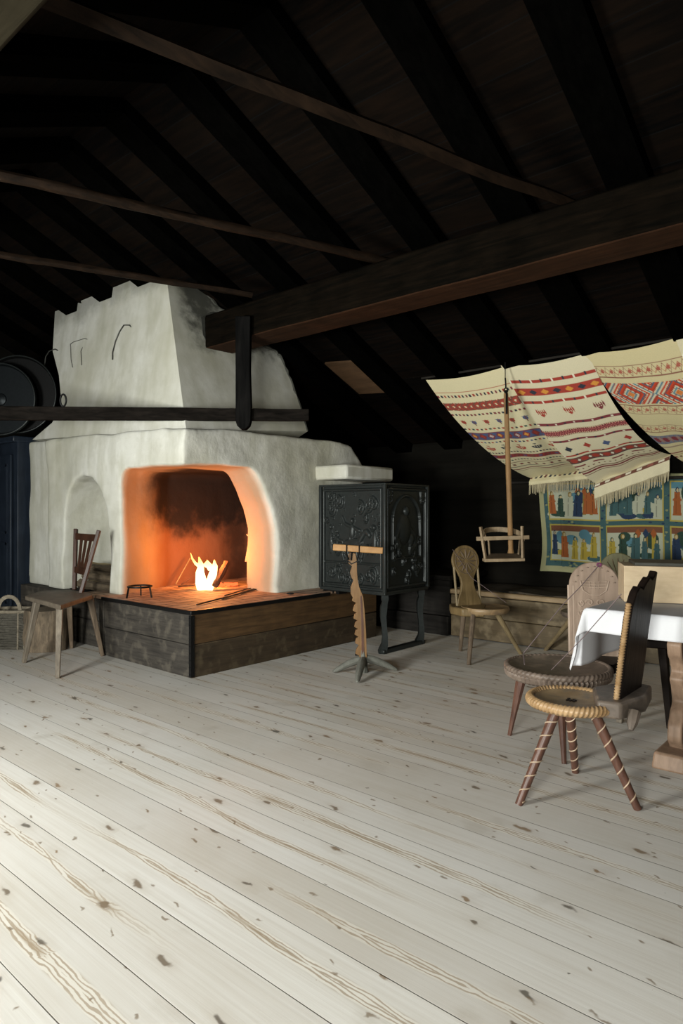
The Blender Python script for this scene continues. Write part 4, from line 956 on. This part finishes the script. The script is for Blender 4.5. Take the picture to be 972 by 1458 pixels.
# ------------------------------------------------------------------ table
TX0, TX1, TY0, TY1, TZ = -1.36, .95, 3.57, 4.40, .785
tb = tag(empty('trestle_table', ((TX0+TX1)/2, (TY0+TY1)/2, 0)), 'long wooden table with carved pink-brown trestle ends at the right edge', 'table')
MB().box(((TX0+TX1)/2, (TY0+TY1)/2, TZ-.027), (TX1-TX0, TY1-TY0, .045)).build('tabletop', M['trestle'], tb, bevel=.006)
yc = (TY0+TY1)/2
def trestle(x):
    hw = [(.0, .20), (.06, .24), (.12, .235), (.18, .20), (.24, .15), (.30, .17), (.36, .20), (.40, .17), (.44, .19), (.50, .24), (.55, .25), (.62, .17), (.69, .16)]
    hw2 = []
    for i in range(len(hw)-1):
        (z0, w0), (z1, w1) = hw[i], hw[i+1]
        for j in range(3): k_ = j/3; s = (1-math.cos(PI*k_))/2; hw2.append((lerp(z0, z1, k_), lerp(w0, w1, s)))
    hw2.append(hw[-1])
    hw2 = [(z, w_+.04) for z, w_ in hw2]
    poly = [(yc-w_, z+.07) for z, w_ in hw2]+[(yc+w_, z+.07) for z, w_ in hw2[::-1]]
    tr = MB().prism(poly, (x-.035, 0, 0), (0, 1, 0), up, (1, 0, 0), .07).build('trestle_end', M['trestle'], tb, bevel=.008)
    MB().box((x, yc, .04), (.16, .80, .08), top=.93).build('foot', M['trestle'], tb, bevel=.012)
    # dark fretwork opening with a turned wedge
    hp_ = [(yc-.10+a, .42+b) for a, b in ((.0, .10), (.04, .14), (.08, .10), (.07, .05), (.12, .02), (.12, -.04), (.07, -.06), (.08, -.12), (.04, -.15), (.0, -.11), (-.03, -.12), (-.06, -.08), (-.08, -.04), (-.08, .02), (-.05, .05), (-.02, .05))]
    MB().prism(hp_, (x-.04, 0, 0), (0, 1, 0), up, (1, 0, 0), .08).build('dark_cutout', M['black_oak'], tr)
trestle(-.96); trestle(.55)
MB().bar((-.93, yc, .42), (.52, yc, .42), .05, .10).build('stretcher', M['trestle'], tb, bevel=.006)
# tablecloth
OS, OT = .33, .135
def cloth_pt(u, v):
    s_tot = (TX1-TX0)+2*OS; t_tot = (TY1-TY0)+2*OT
    s = -OS+u*s_tot; t_ = -OT+v*t_tot; x = TX0+min(max(s, 0), TX1-TX0); y = TY0+min(max(t_, 0), TY1-TY0)
    ox = min(s, 0) if s < 0 else max(s-(TX1-TX0), 0); oy = min(t_, 0) if t_ < 0 else max(t_-(TY1-TY0), 0)
    r = math.hypot(ox, oy); z = TZ-.003
    if r > 0:
        dx, dy = ox/r, oy/r; corner = (ox != 0 and oy != 0)
        th_ = min(1, r/.03); z -= max(0, r-.012)*(.985)
        flare = .012+.05*r + (.19*r*min(1, abs(ox*oy)/(r*r)*2.0) if corner else 0)
        rip = .012*math.sin((x*11 if oy else 0)+(y*13 if ox else 0)+.5)*min(1, r/.12)*(1 if not corner else .5)
        if corner: rip += .02*math.sin(math.atan2(abs(oy), abs(ox))*8)*r/.3
        x += dx*(flare*th_+rip); y += dy*(flare*th_+rip)
    return Vector((x, y, z))
m = MB(); m.grid(cloth_pt, 170, 110)
tcl = m.build('tablecloth', M['linen'], loc=(TX0, TY0, TZ), smooth=180, fixn=False); md = tcl.modifiers.new('t', 'SOLIDIFY'); md.thickness = .003; md.offset = 1
tag(tcl, 'plain white linen cloth over the table with a pointed corner hanging down', 'tablecloth')
# box on the table
bp0 = P(888, 858, 3.80); bp0.z = TZ+.004; bdir = Vector((.915, .402, 0)).normalized(); bdep = Vector((-bdir.y, bdir.x, 0)); bwid, bdp, bht = .62, .34, .205
bx = tag(empty('wooden_box', bp0), 'pale plain wooden box with a dark lid standing on the white tablecloth', 'box')
Bm = Matrix((bdir, bdep, up)).transposed(); cc = bp0+bdir*bwid/2+bdep*bdp/2
MB().box(cc+up*(bht/2), (bwid, bdp, bht), Bm).build('case', M['box'], bx, bevel=.004)
MB().box(cc+up*(bht+.009)+bdir*.03+bdep*.015, (bwid-.06, bdp-.02, .018), Bm).build('lid', M['lid'], bx, bevel=.003)
# dark stool reaching under the table
so = W(1.90, 4.12); stl = tag(empty('stool', so), 'small dark square stool tucked under the table behind the nearest chair', 'stool')
R45 = Matrix((Vector((.96, .28, 0)), Vector((-.28, .96, 0)), up)).transposed(); zq = .50
so = W(1.89, 4.16)
MB().box(so+up*zq, (.30, .24, .05), R45).build('seat', M['black_oak'], stl, bevel=.008)
for a, b in ((1, -1), (1, 1), (-1, 1), (-1, -1)):
    t_ = so+R45 @ Vector((a*.10, b*.08, 0))+up*(zq-.02); f_ = so+R45 @ Vector((a*.14, b*.11, 0)); lg = MB().bar(t_, f_, .05, .05, tap=.7).build('leg', M['chair_leg_grey' if (a, b) == (-1, -1) else 'black_oak'], stl, bevel=.005)

# ------------------------------------------------------------------ box bed / bench
bY = 6.02; bx0, bx1 = -3.72, XR-.05; btz = .50
bed = tag(empty('box_bed', (-2, bY+.4, 0)), 'low olive-brown boarded bed box along the back wall under the hanging', 'bed')
MB().box(((bx0+bx1)/2, (bY+.04+YF-.05)/2, btz/2-.02), (bx1-bx0, YF-.05-bY-.04, btz-.04)).build('base', M['bench_dark'], bed)
for z0, z1 in ((.01, .225), (.23, .44)): MB().box(((bx0+bx1)/2, bY+.02, (z0+z1)/2), (bx1-bx0, .035, z1-z0)).build('front_board', M['bench'], bed, bevel=.005)
MB().box(((bx0+bx1)/2, bY+.01, .475), (bx1-bx0, .075, .05)).build('rail', M['bench_rail'], bed, bevel=.012)
def rugf(u, v):
    x = lerp(bx0+.04, bx1-.05, u); y = lerp(bY+.06, YF-.08, v); return Vector((x, y, btz-.005+.018*mnoise.noise(Vector((x*2.5, y*3, 0)))+.012))
m = MB(); m.grid(rugf, 90, 20); rg = m.build('bed_cover', M['rug'], loc=(bx0, bY, btz), smooth=180, fixn=False); md = rg.modifiers.new('t', 'SOLIDIFY'); md.thickness = .02; md.offset = -1
tag(rg, 'dark patterned woven cover spread on the boarded bed box', 'rug')
wb = tag(empty('wall_bench', (-5, 6.4, 0)), 'soot-dark low plank bench along the back wall, behind the iron stove', 'bench')
MB().box((-5.1, 6.45, .60), (2.7, .8, .05)).build('seat', M['bench_dark'], wb, bevel=.008)
MB().box((-5.1, 6.10, .285), (2.66, .04, .57)).build('front_board', M['bench_dark'], wb)
m = MB().box((-5.1, 6.07, .10), (2.7, .12, .2)); m.build('foot_board', M['bench_dark'], wb, bevel=.01)

# ------------------------------------------------------------------ textiles (colours woven into the cloth)
class Pt:
    def __init__(s, w, h, bg):
        s.w = w; s.h = h; s.X, s.Y = np.meshgrid(np.linspace(0, 1, w), np.linspace(0, 1, h)); s.a = np.ones((h, w, 3), dtype=np.float32)*np.array(bg, dtype=np.float32)
    def m(s, mask, c): s.a[mask] = c
    def rect(s, x0, y0, x1, y1, c): s.m((s.X >= x0) & (s.X <= x1) & (s.Y >= y0) & (s.Y <= y1), c)
    def ell(s, x, y, rx, ry, c): s.m(((s.X-x)/rx)**2+((s.Y-y)/ry)**2 <= 1, c)
    def dia(s, x, y, rx, ry, c): s.m(np.abs(s.X-x)/rx+np.abs(s.Y-y)/ry <= 1, c)
    def line(s, y, th, c): s.rect(0, y-th/2, 1, y+th/2, c)
    def squares(s, y, h, n, cols, duty=.5, ph=0):
        f = (s.X*n+ph) % 1; k = ((s.X*n+ph).astype(int)) % len(cols)
        for i, c in enumerate(cols): s.m((np.abs(s.Y-y) < h/2) & (f < duty) & (k == i), c)
    def zig(s, y, h, n, th, c, ph=0):
        f = np.abs(((s.X*n+ph) % 1)*2-1); s.m(np.abs(s.Y-(y-h/2+f*h)) < th/2, c)
    def flowers(s, y, h, n, c1, c2, ph=0):
        for i in range(-1, n+1):
            x = (i+.5+ph)/n; q = h/2; s.ell(x, y, q*.9/s.asp, q*.9, c2); s.ell(x, y, q*.62/s.asp, q*.62, c1); s.ell(x, y, q*.25/s.asp, q*.25, s.bgc)
            for sx in (-1, 1):
                for sy in (-1, 1): s.ell(x+sx*q*.95/s.asp, y+sy*q*.7, q*.25/s.asp, q*.22, c1)
    asp = .8; bgc = (.5, .45, .3)
cream = srgb(207, 197, 160); red = srgb(158, 58, 48); dred = srgb(120, 50, 58); blu = srgb(70, 84, 120); navy = srgb(42, 48, 62); grn = srgb(58, 84, 74); org = srgb(205, 140, 60); wht = srgb(222, 216, 195); brn = srgb(110, 70, 60)
def polyfig(p, x, y, w, h, robe, head=cream, dark=navy):
    yy = (p.Y-y)/h; ww = w*(.55+.45*np.clip(1-yy, 0, 1)); p.m((yy > 0) & (yy < .8) & (np.abs(p.X-x) < ww/2), robe)
    p.m((yy > 0.05) & (yy < .72) & (np.abs(p.X-x+w*.12) < w*.05), tuple(c*.5 for c in robe)); p.ell(x, y+h*.86, w*.20, h*.10, dark); p.ell(x+w*.04, y+h*.85, w*.12, h*.065, head)
    p.rect(x-w*.5, y+h*.5, x+w*.5, y+h*.56, robe)

def clothmesh(fn, paint, name, **kw):
    m = MB(); m.grid(fn, paint.w-1, paint.h-1); m.col = paint.a.reshape(-1, 3); return m, name
def canopy(name, FL, FR, BL, BR, sag, drop, paint, sagr=None, hang=None, skewend=0, ends=(0, 1)):
    Lm = ((FL-BL).length+(FR-BR).length)/2*1.06; tot = Lm+drop; vb = Lm/tot
    sagr = sag if sagr is None else sagr
    def fn(u, v):
        if v <= vb:
            k = v/vb; a = vl(FL, FR, u); b = vl(BL, BR, u); p = a.lerp(b, k)
            s = lerp(sag, sagr, u); p.z -= s*4*k*(1-k)*(1-.15*k)
            p.z += -.035*math.sin(PI*u)*(1-k)**2*1.0 + .012*math.sin(u*14+k*5)*k
            p.y += .0
            return p
        e = v-vb; b = vl(BL, BR, u); dz = e*tot
        wv_ = .014*math.sin(u*22)*(dz/drop if drop else 0)
        return Vector((b.x, b.y-.03-.04*min(1, dz/.05)*1.0+wv_, b.z-dz))
    m = MB(); m.grid(fn, paint.w-1, paint.h-1); m.col = paint.a.reshape(-1, 3)
    return m, fn
# paint v runs 0 (front hem) .. 1 (end of the hanging part)
def paintA():
    p = Pt(150, 330, cream); p.asp = .5; p.bgc = cream
    p.line(.075, .004, red); p.squares(.10, .014, 22, [dred, navy, red, navy]); p.flowers(.165, .055, 13, red, brn); p.zig(.165, .05, 26, .006, brn)
    p.squares(.22, .014, 20, [dred, navy, dred], .55)
    for i, x in enumerate((.08, .22, .38, .54, .70, .86)): c = (red, blu)[i % 2]; p.ell(x, .275, .03, .014, c); p.rect(x-.04, .262, x+.04, .266, c); p.rect(x-.006, .262, x+.006, .298, brn)
    p.squares(.33, .014, 18, [navy, red, grn, red], .55)
    p.rect(0, .36, 1, .42, blu); 
    for i in range(9): x = (i+.5)/9; p.dia(x, .39, .05, .028, dred); p.dia(x, .39, .028, .016, (org, red, srgb(190, 170, 160))[i % 3])
    p.zig(.39, .05, 18, .005, brn); p.line(.36, .004, dred); p.line(.42, .004, dred)
    p.squares(.445, .014, 20, [navy, red, blu], .55)
    for i in range(5):
        x = .1+i*.2; c = (red, navy)[i % 2]; p.m((((p.X-x)/.06)**2+((p.Y-.50)/.026)**2 < 1) & (p.Y > .497), c); p.m((((p.X-x)/.05)**2+((p.Y-.497)/.02)**2 < 1) & (p.Y > .500) & (np.abs(np.sin((p.X-x)*120)) < .4), cream); p.rect(x-.004, .475, x+.004, .5, c); p.rect(x-.02, .477, x+.02, .481, c)
    p.squares(.555, .012, 24, [navy, navy, brn], .6); p.rect(0, .58, 1, .62, dred); p.zig(.60, .03, 20, .01, red); p.squares(.60, .012, 10, [blu, brn], .4)
    p.squares(.65, .012, 24, [navy, grn, brn], .6); p.line(.68, .006, brn); p.squares(.71, .02, 10, [dred, brn], .35); p.line(.74, .006, navy)
    p.line(.775, .01, dred); p.line(.80, .004, brn); p.squares(.955, .016, 15, [brn, navy, navy], .5)
    return p
def paintB():
    p = Pt(150, 330, srgb(208, 199, 168)); p.asp = .5; p.bgc = cream
    p.rect(0, .07, 1, .087, red); p.squares(.078, .017, 8, [wht, navy], .16)
    p.rect(0, .115, 1, .155, red)
    for i in range(7): x = (i+.5)/7; p.dia(x, .135, .05, .014, org if i % 2 == 0 else navy); 
    p.rect(0, .185, 1, .20, red); p.squares(.192, .015, 8, [wht, navy], .16)
    for x, c in ((.16, red), (.50, red), (.85, dred)):
        for dx in (-.05, -.025, 0, .025, .05): p.dia(x+dx, .255-abs(dx)*.12+.0, .012, .02, c)
        p.dia(x, .27, .03, .012, c)
    p.rect(0, .325, 1, .343, dred); p.squares(.334, .010, 9, [wht, navy], .22); 
    p.rect(0, .375, 1, .42, dred); p.zig(.3975, .034, 30, .008, srgb(200, 120, 110)); p.zig(.377, .012, 40, .006, cream); p.zig(.418, .012, 40, .006, cream)
    p.rect(0, .45, 1, .466, dred); p.squares(.458, .010, 9, [wht, navy], .22)
    for x, c in ((.14, navy), (.38, red), (.62, blu), (.88, red)):
        p.ell(x, .525, .045, .012, c); p.ell(x, .525, .018, .024, c); p.dia(x, .525, .05, .022, c)
    p.rect(0, .575, 1, .588, red); p.squares(.58, .013, 6, [wht, navy], .2)
    p.rect(0, .605, 1, .655, brn); 
    for i in range(7): p.ell((i+.5)/7, .63, .045, .018, red); p.dia((i+1)/7, .63, .02, .012, wht)
    p.line(.605, .005, navy); p.line(.655, .005, navy)
    p.squares(.685, .01, 4, [dred], .6); p.squares(.715, .01, 14, [brn], .3); p.line(.745, .01, brn); p.line(.765, .016, dred); p.line(.79, .006, brn)
    p.rect(0, .915, 1, .937, brn); p.squares(.926, .014, 7, [wht, wht, srgb(150, 90, 80)], .5)
    return p
def paintC():
    p = Pt(200, 330, srgb(200, 188, 146)); p.asp = .5; bgc = srgb(200, 188, 146); p.bgc = bgc; ln = srgb(130, 84, 70)
    for y in (.095, .315, .46): p.line(y-.028, .004, ln); p.line(y+.028, .004, ln); p.zig(y, .045, 10, .005, ln); p.zig(y, .03, 10, .005, srgb(170, 90, 70), .5); p.squares(y, .014, 10, [srgb(165, 90, 75)], .3, .2)
    k = (p.Y > .155) & (p.Y < .275); f = np.abs(((p.X*1.9+.03) % 1)*2-1)+np.abs((p.Y-.215)/.06)*.55
    cols = [srgb(190, 66, 36), srgb(200, 192, 165), srgb(86, 128, 140), srgb(200, 192, 165), srgb(170, 50, 34), srgb(190, 66, 36), srgb(60, 90, 110), srgb(200, 192, 165)]
    idx = ((f*11).astype(int)) % 8
    for i, c in enumerate(cols): p.m(k & (idx == i), c)
    p.m(k & (f < .16), srgb(200, 120, 60)); p.m(k & (((p.X*60).astype(int)+(p.Y*130).astype(int)) % 4 == 0) & (idx != 1), srgb(150, 60, 44))
    p.rect(0, .52, 1, .60, srgb(112, 116, 128)); 
    for i in range(9): p.ell((i+.5)/9, .56, .035, .022, dred); p.dia((i+1)/9, .56, .03, .03, srgb(150, 120, 110))
    p.zig(.56, .07, 18, .006, dred)
    p.line(.635, .012, srgb(150, 130, 110)); p.line(.70, .008, dred); p.line(.72, .004, brn); p.squares(.745, .016, 16, [dred, brn], .5); p.line(.80, .006, dred)
    return p
FY, FZ, BYc, BZc = 5.60, 2.63, 6.74, 1.66
def ft(px, py): return onY(px, py, FY)
def bt(px, py): return onY(px, py, BYc)
def fringe(fn, u0, u1, n, ln, par, seed):
    r = random.Random(seed); m = MB()
    for i in range(n):
        u = lerp(u0, u1, (i+.5)/n); p = fn(u, 1.0); q = p+Vector((r.uniform(-.008, .008), r.uniform(-.012, .004), -ln*r.uniform(.8, 1.1))); m.bar(p+up*.006, q, .009, .004, up=(0, 1, 0), tap=.7)
    o = m.build('fringe', M['fringe'], par, smooth=0); o['kind'] = 'stuff'; return o
CZ = []
def mk(name, FL, FR, BL, BR, sag, drop, paint, lab, sagr=None, fr_=True, seed=1):
    root_loc = FL; m, fn = canopy(name, FL, FR, BL, BR, sag, drop, paint, sagr)
    o = m.build('canopy_cloth', M['cloth'], loc=root_loc, smooth=180, fixn=False); tag(o, lab, 'textile', 'woven cloths hung as a canopy over the bed')
    if fr_: fringe(fn, 0, 1, 60, .10, o, seed)
    return o, fn
mk('a', ft(606, 541), ft(722, 521), bt(757, 680), bt(862, 668), .17, .085, paintA(), 'left cream canopy cloth with small figured red and blue rows and squares', sagr=.22, seed=1)
mk('b', ft(714, 522)+Vector((0, -.02, .006)), ft(838, 504)+Vector((0, -.02, .004)), bt(852, 688)+Vector((0, -.05, 0)), bt(958, 648)+Vector((0, -.05, 0)), .16, .16, paintB(), 'middle cream canopy cloth with broad plain red bands and star motifs', sagr=.21, seed=2)
mk('c', ft(830, 505)+Vector((0, -.03, .012)), ft(968, 481)+Vector((0, -.03, 0)), bt(982, 660)+Vector((0, -.09, 0)), bt(1085, 640)+Vector((0, -.09, 0)), .13, .28, paintC(), 'third canopy cloth with a wide red and blue diamond band near its top hem', sagr=.24, seed=3)
mk('d', ft(962, 482)+Vector((0, -.05, .012)), ft(1130, 452)+Vector((0, -.05, 0)), bt(1080, 655)+Vector((0, -.12, 0)), bt(1260, 620)+Vector((0, -.12, 0)), .20, .28, paintB(), 'canopy cloth at the right edge beyond the red and blue diamond cloth', seed=4)
# rods carrying the canopy
cr0 = ft(600, 541)+Vector((0, .0, .016)); cr1 = Vector((XR, FY, cr0.z))
tag(MB().tube([cr0, cr1], .011, 8).build('canopy_rod', M['char'], loc=cr0), 'thin dark rod along the front hem of the cloth canopy', 'rod')
k0 = Vector((-3.45, BYc-.02, BZc-.04)); tag(MB().tube([k0, Vector((XR, BYc-.02, BZc-.04))], .014, 8).build('canopy_rod', M['char'], loc=k0), 'thin dark rod at the back wall under the canopy cloths', 'rod')
# wall hanging with picture panels
def paintT():
    p = Pt(520, 260, srgb(176, 170, 132)); r = random.Random(5); X0 = 0; tw = 2.35; th_ = 1.0
    teal = srgb(64, 98, 104); yel = srgb(190, 168, 84); wht_ = srgb(198, 196, 176); orr = srgb(172, 92, 48); bl = srgb(34, 58, 92); dgr = srgb(40, 70, 62); ye2 = srgb(186, 160, 66); lb = srgb(94, 140, 160); oc = srgb(150, 120, 60)
    fx = lambda q: q/tw; fy = lambda q: q/th_
    p.rect(fx(.05), fy(.06), 1, fy(.97), teal)
    for i in range(600):
        x, y = r.random(), fy(r.uniform(.05, .97)); p.ell(x, y, .006, .010, r.choice((bl, teal, srgb(100, 120, 100), srgb(80, 110, 120), srgb(150, 150, 110))))
    p.rect(0, 0, fx(.05), 1, srgb(176, 170, 132)); p.rect(0, 0, 1, fy(.055), srgb(176, 170, 132))
    pit = .60; 
    for c in range(4):
        for row in range(2):
            x0 = .11+c*pit+.0; x1 = x0+.52; y0 = .13 if row == 0 else .56; y1 = y0+.36
            p.rect(fx(x0-.012), fy(y0-.012), fx(x1+.012), fy(y1+.012), yel); p.rect(fx(x0), fy(y0), fx(x1), fy(y1), wht_)
            p.rect(fx(x0), fy(y1-.06), fx(x1), fy(y1), lb if row else srgb(130, 80, 60))
            for k in range(6): xx = r.uniform(x0+.04, x1-.04); p.ell(fx(xx), fy(y0+r.uniform(.02, .08)), fx(.07), fy(.03), r.choice((dgr, teal, ye2, wht_, bl)))
            for k in range(4):
                xx = r.uniform(x0+.06, x1-.06); p.ell(fx(xx), fy(y0+r.uniform(.18, .28)), fx(r.uniform(.04, .08)), fy(r.uniform(.04, .09)), r.choice((dgr, bl, lb, teal)))
            if (c+row) % 3 == 1:
                for k in range(3): xx = x0+.28+k*.07; p.rect(fx(xx), fy(y0+.05), fx(xx+.035), fy(y0+.28), r.choice((oc, teal, ye2))); p.dia(fx(xx+.017), fy(y0+.29), fx(.03), fy(.05), r.choice((bl, orr)))
            n = 6 if row else 5
            for k in range(n):
                xx = x0+.05+(x1-x0-.1)*k/(n-1)+r.uniform(-.015, .015); h = r.uniform(.22, .29); polyfig(p, fx(xx), fy(y0+r.uniform(.01, .06)), fx(r.uniform(.06, .10)), fy(h), r.choice((orr, orr, bl, dgr, ye2, teal, wht_)), srgb(214, 190, 150), r.choice((bl, oc, dgr)))
            m_ = (p.X < fx(x0)) & (p.X > fx(x0-.012)); p.rect(fx(x0-.012), fy(y0-.012), fx(x0), fy(y1+.012), yel); p.rect(fx(x1), fy(y0-.012), fx(x1+.012), fy(y1+.012), yel)
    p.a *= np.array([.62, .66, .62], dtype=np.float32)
    return p
pt = paintT(); tX0, tX1, tZ0, tZ1 = -3.10, -.75, .665, 1.665
def tfn(u, v):
    x = lerp(tX0, tX1, u)+.02*math.sin(v*5)*(1-u)*(1 if u < .1 else .2); return Vector((x, YF-.085+.012*math.sin(u*26+v*3)+.006*math.sin(v*9), lerp(tZ0, tZ1, v)+.006*math.sin(u*17)))
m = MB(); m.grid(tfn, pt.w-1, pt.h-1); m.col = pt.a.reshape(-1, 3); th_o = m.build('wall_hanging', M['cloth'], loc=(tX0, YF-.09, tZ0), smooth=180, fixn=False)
tag(th_o, 'painted wall hanging with two rows of picture panels of robed figures on the back wall', 'hanging')

# ------------------------------------------------------------------ baby swing on a rod
sd = 6.02; s0 = P(727, 790, sd); 
sw = tag(empty('hanging_child_seat', s0), 'pale wooden child seat frame hanging on a long rod from the roof', 'swing')
rtop = P(720, 560, sd); rbot = P(727, 783, sd)
MB().tube([rtop, vl(rtop, rbot, .5), rbot], [.020, .024, .022], 10).build('rod', M['swing_rod'], sw)
MB().tube([vl(rtop, rbot, .985), rbot-up*.03], [.02, .03], 10).build('rod_knob', M['swing_rod'], sw)
iro = P(719, 548, sd); ztop = roofz(iro.y)
m = MB(); m.tube([P(720, 590, sd)-fw*.024, P(720, 562, sd)-fw*.024, P(720, 556, sd)], .010, 6); m.tube([P(720, 556, sd)+rt*.016*math.cos(a)+up*(.022*math.sin(a)) for a in [2*PI*i/14 for i in range(14)]], .006, 6, closed=True)
m.tube([P(720, 553, sd), P(719.5, 543, sd), P(719, 538, sd)], .008, 6)
m.tube([P(719, 540, sd), P(719, 530, sd), Vector((P(719, 530, sd).x, P(719, 530, sd).y, roofz(P(719, 530, sd).y)-.01))], .0045, 6)
m.build('iron_hook', M['iron'], sw)
near = sd-.14; far = sd+.14
MB().bar(P(678, 767, near), P(753, 765, near), .022, .035).build('cross_bar', M['swing_wood'], sw, bevel=.003)
MB().bar(P(688, 797.5, near), P(745, 796.5, near), .10, .026).build('foot_bar', M['swing_wood'], sw, bevel=.003)
MB().bar(P(684, 750, near), P(691, 796, near), .030, .020).build('upright', M['swing_wood'], sw, bevel=.003)
MB().bar(P(743, 749, near), P(744, 796, near), .030, .020).build('upright', M['swing_wood'], sw, bevel=.003)
pts = []
c0_ = (P(691, 768, near)+P(746, 766, near))/2; hw_ = (P(746, 766, near)-P(691, 768, near)).length/2
for i in range(21):
    a = PI*i/20; pts.append(c0_+rt*(-hw_*math.cos(a))+fw*(.30*math.sin(a)**.8)+up*(.075*math.sin(a)**.5))
m = MB()
for p, q in zip(pts[:-1], pts[1:]): m.bar(p, q, .010, .045)
m.build('bent_hoop', M['swing_wood'], sw)
q0 = [P(689, 796, near), P(745, 796, near), P(738, 788, far+.05), P(697, 788, far+.05)]
MB().add([p for p in q0]+[p-up*.018 for p in q0], [(0, 1, 2, 3), (4, 5, 6, 7), (0, 1, 5, 4), (1, 2, 6, 5), (2, 3, 7, 6), (3, 0, 4, 7)]).build('seat_board', M['brown_leg'], sw)
for px in (697, 738): MB().bar(P(px, 790, far), P(px+(2 if px > 700 else -2), 768, far)+up*.02, .014, .014).build('rear_spindle', M['swing_wood'], sw)
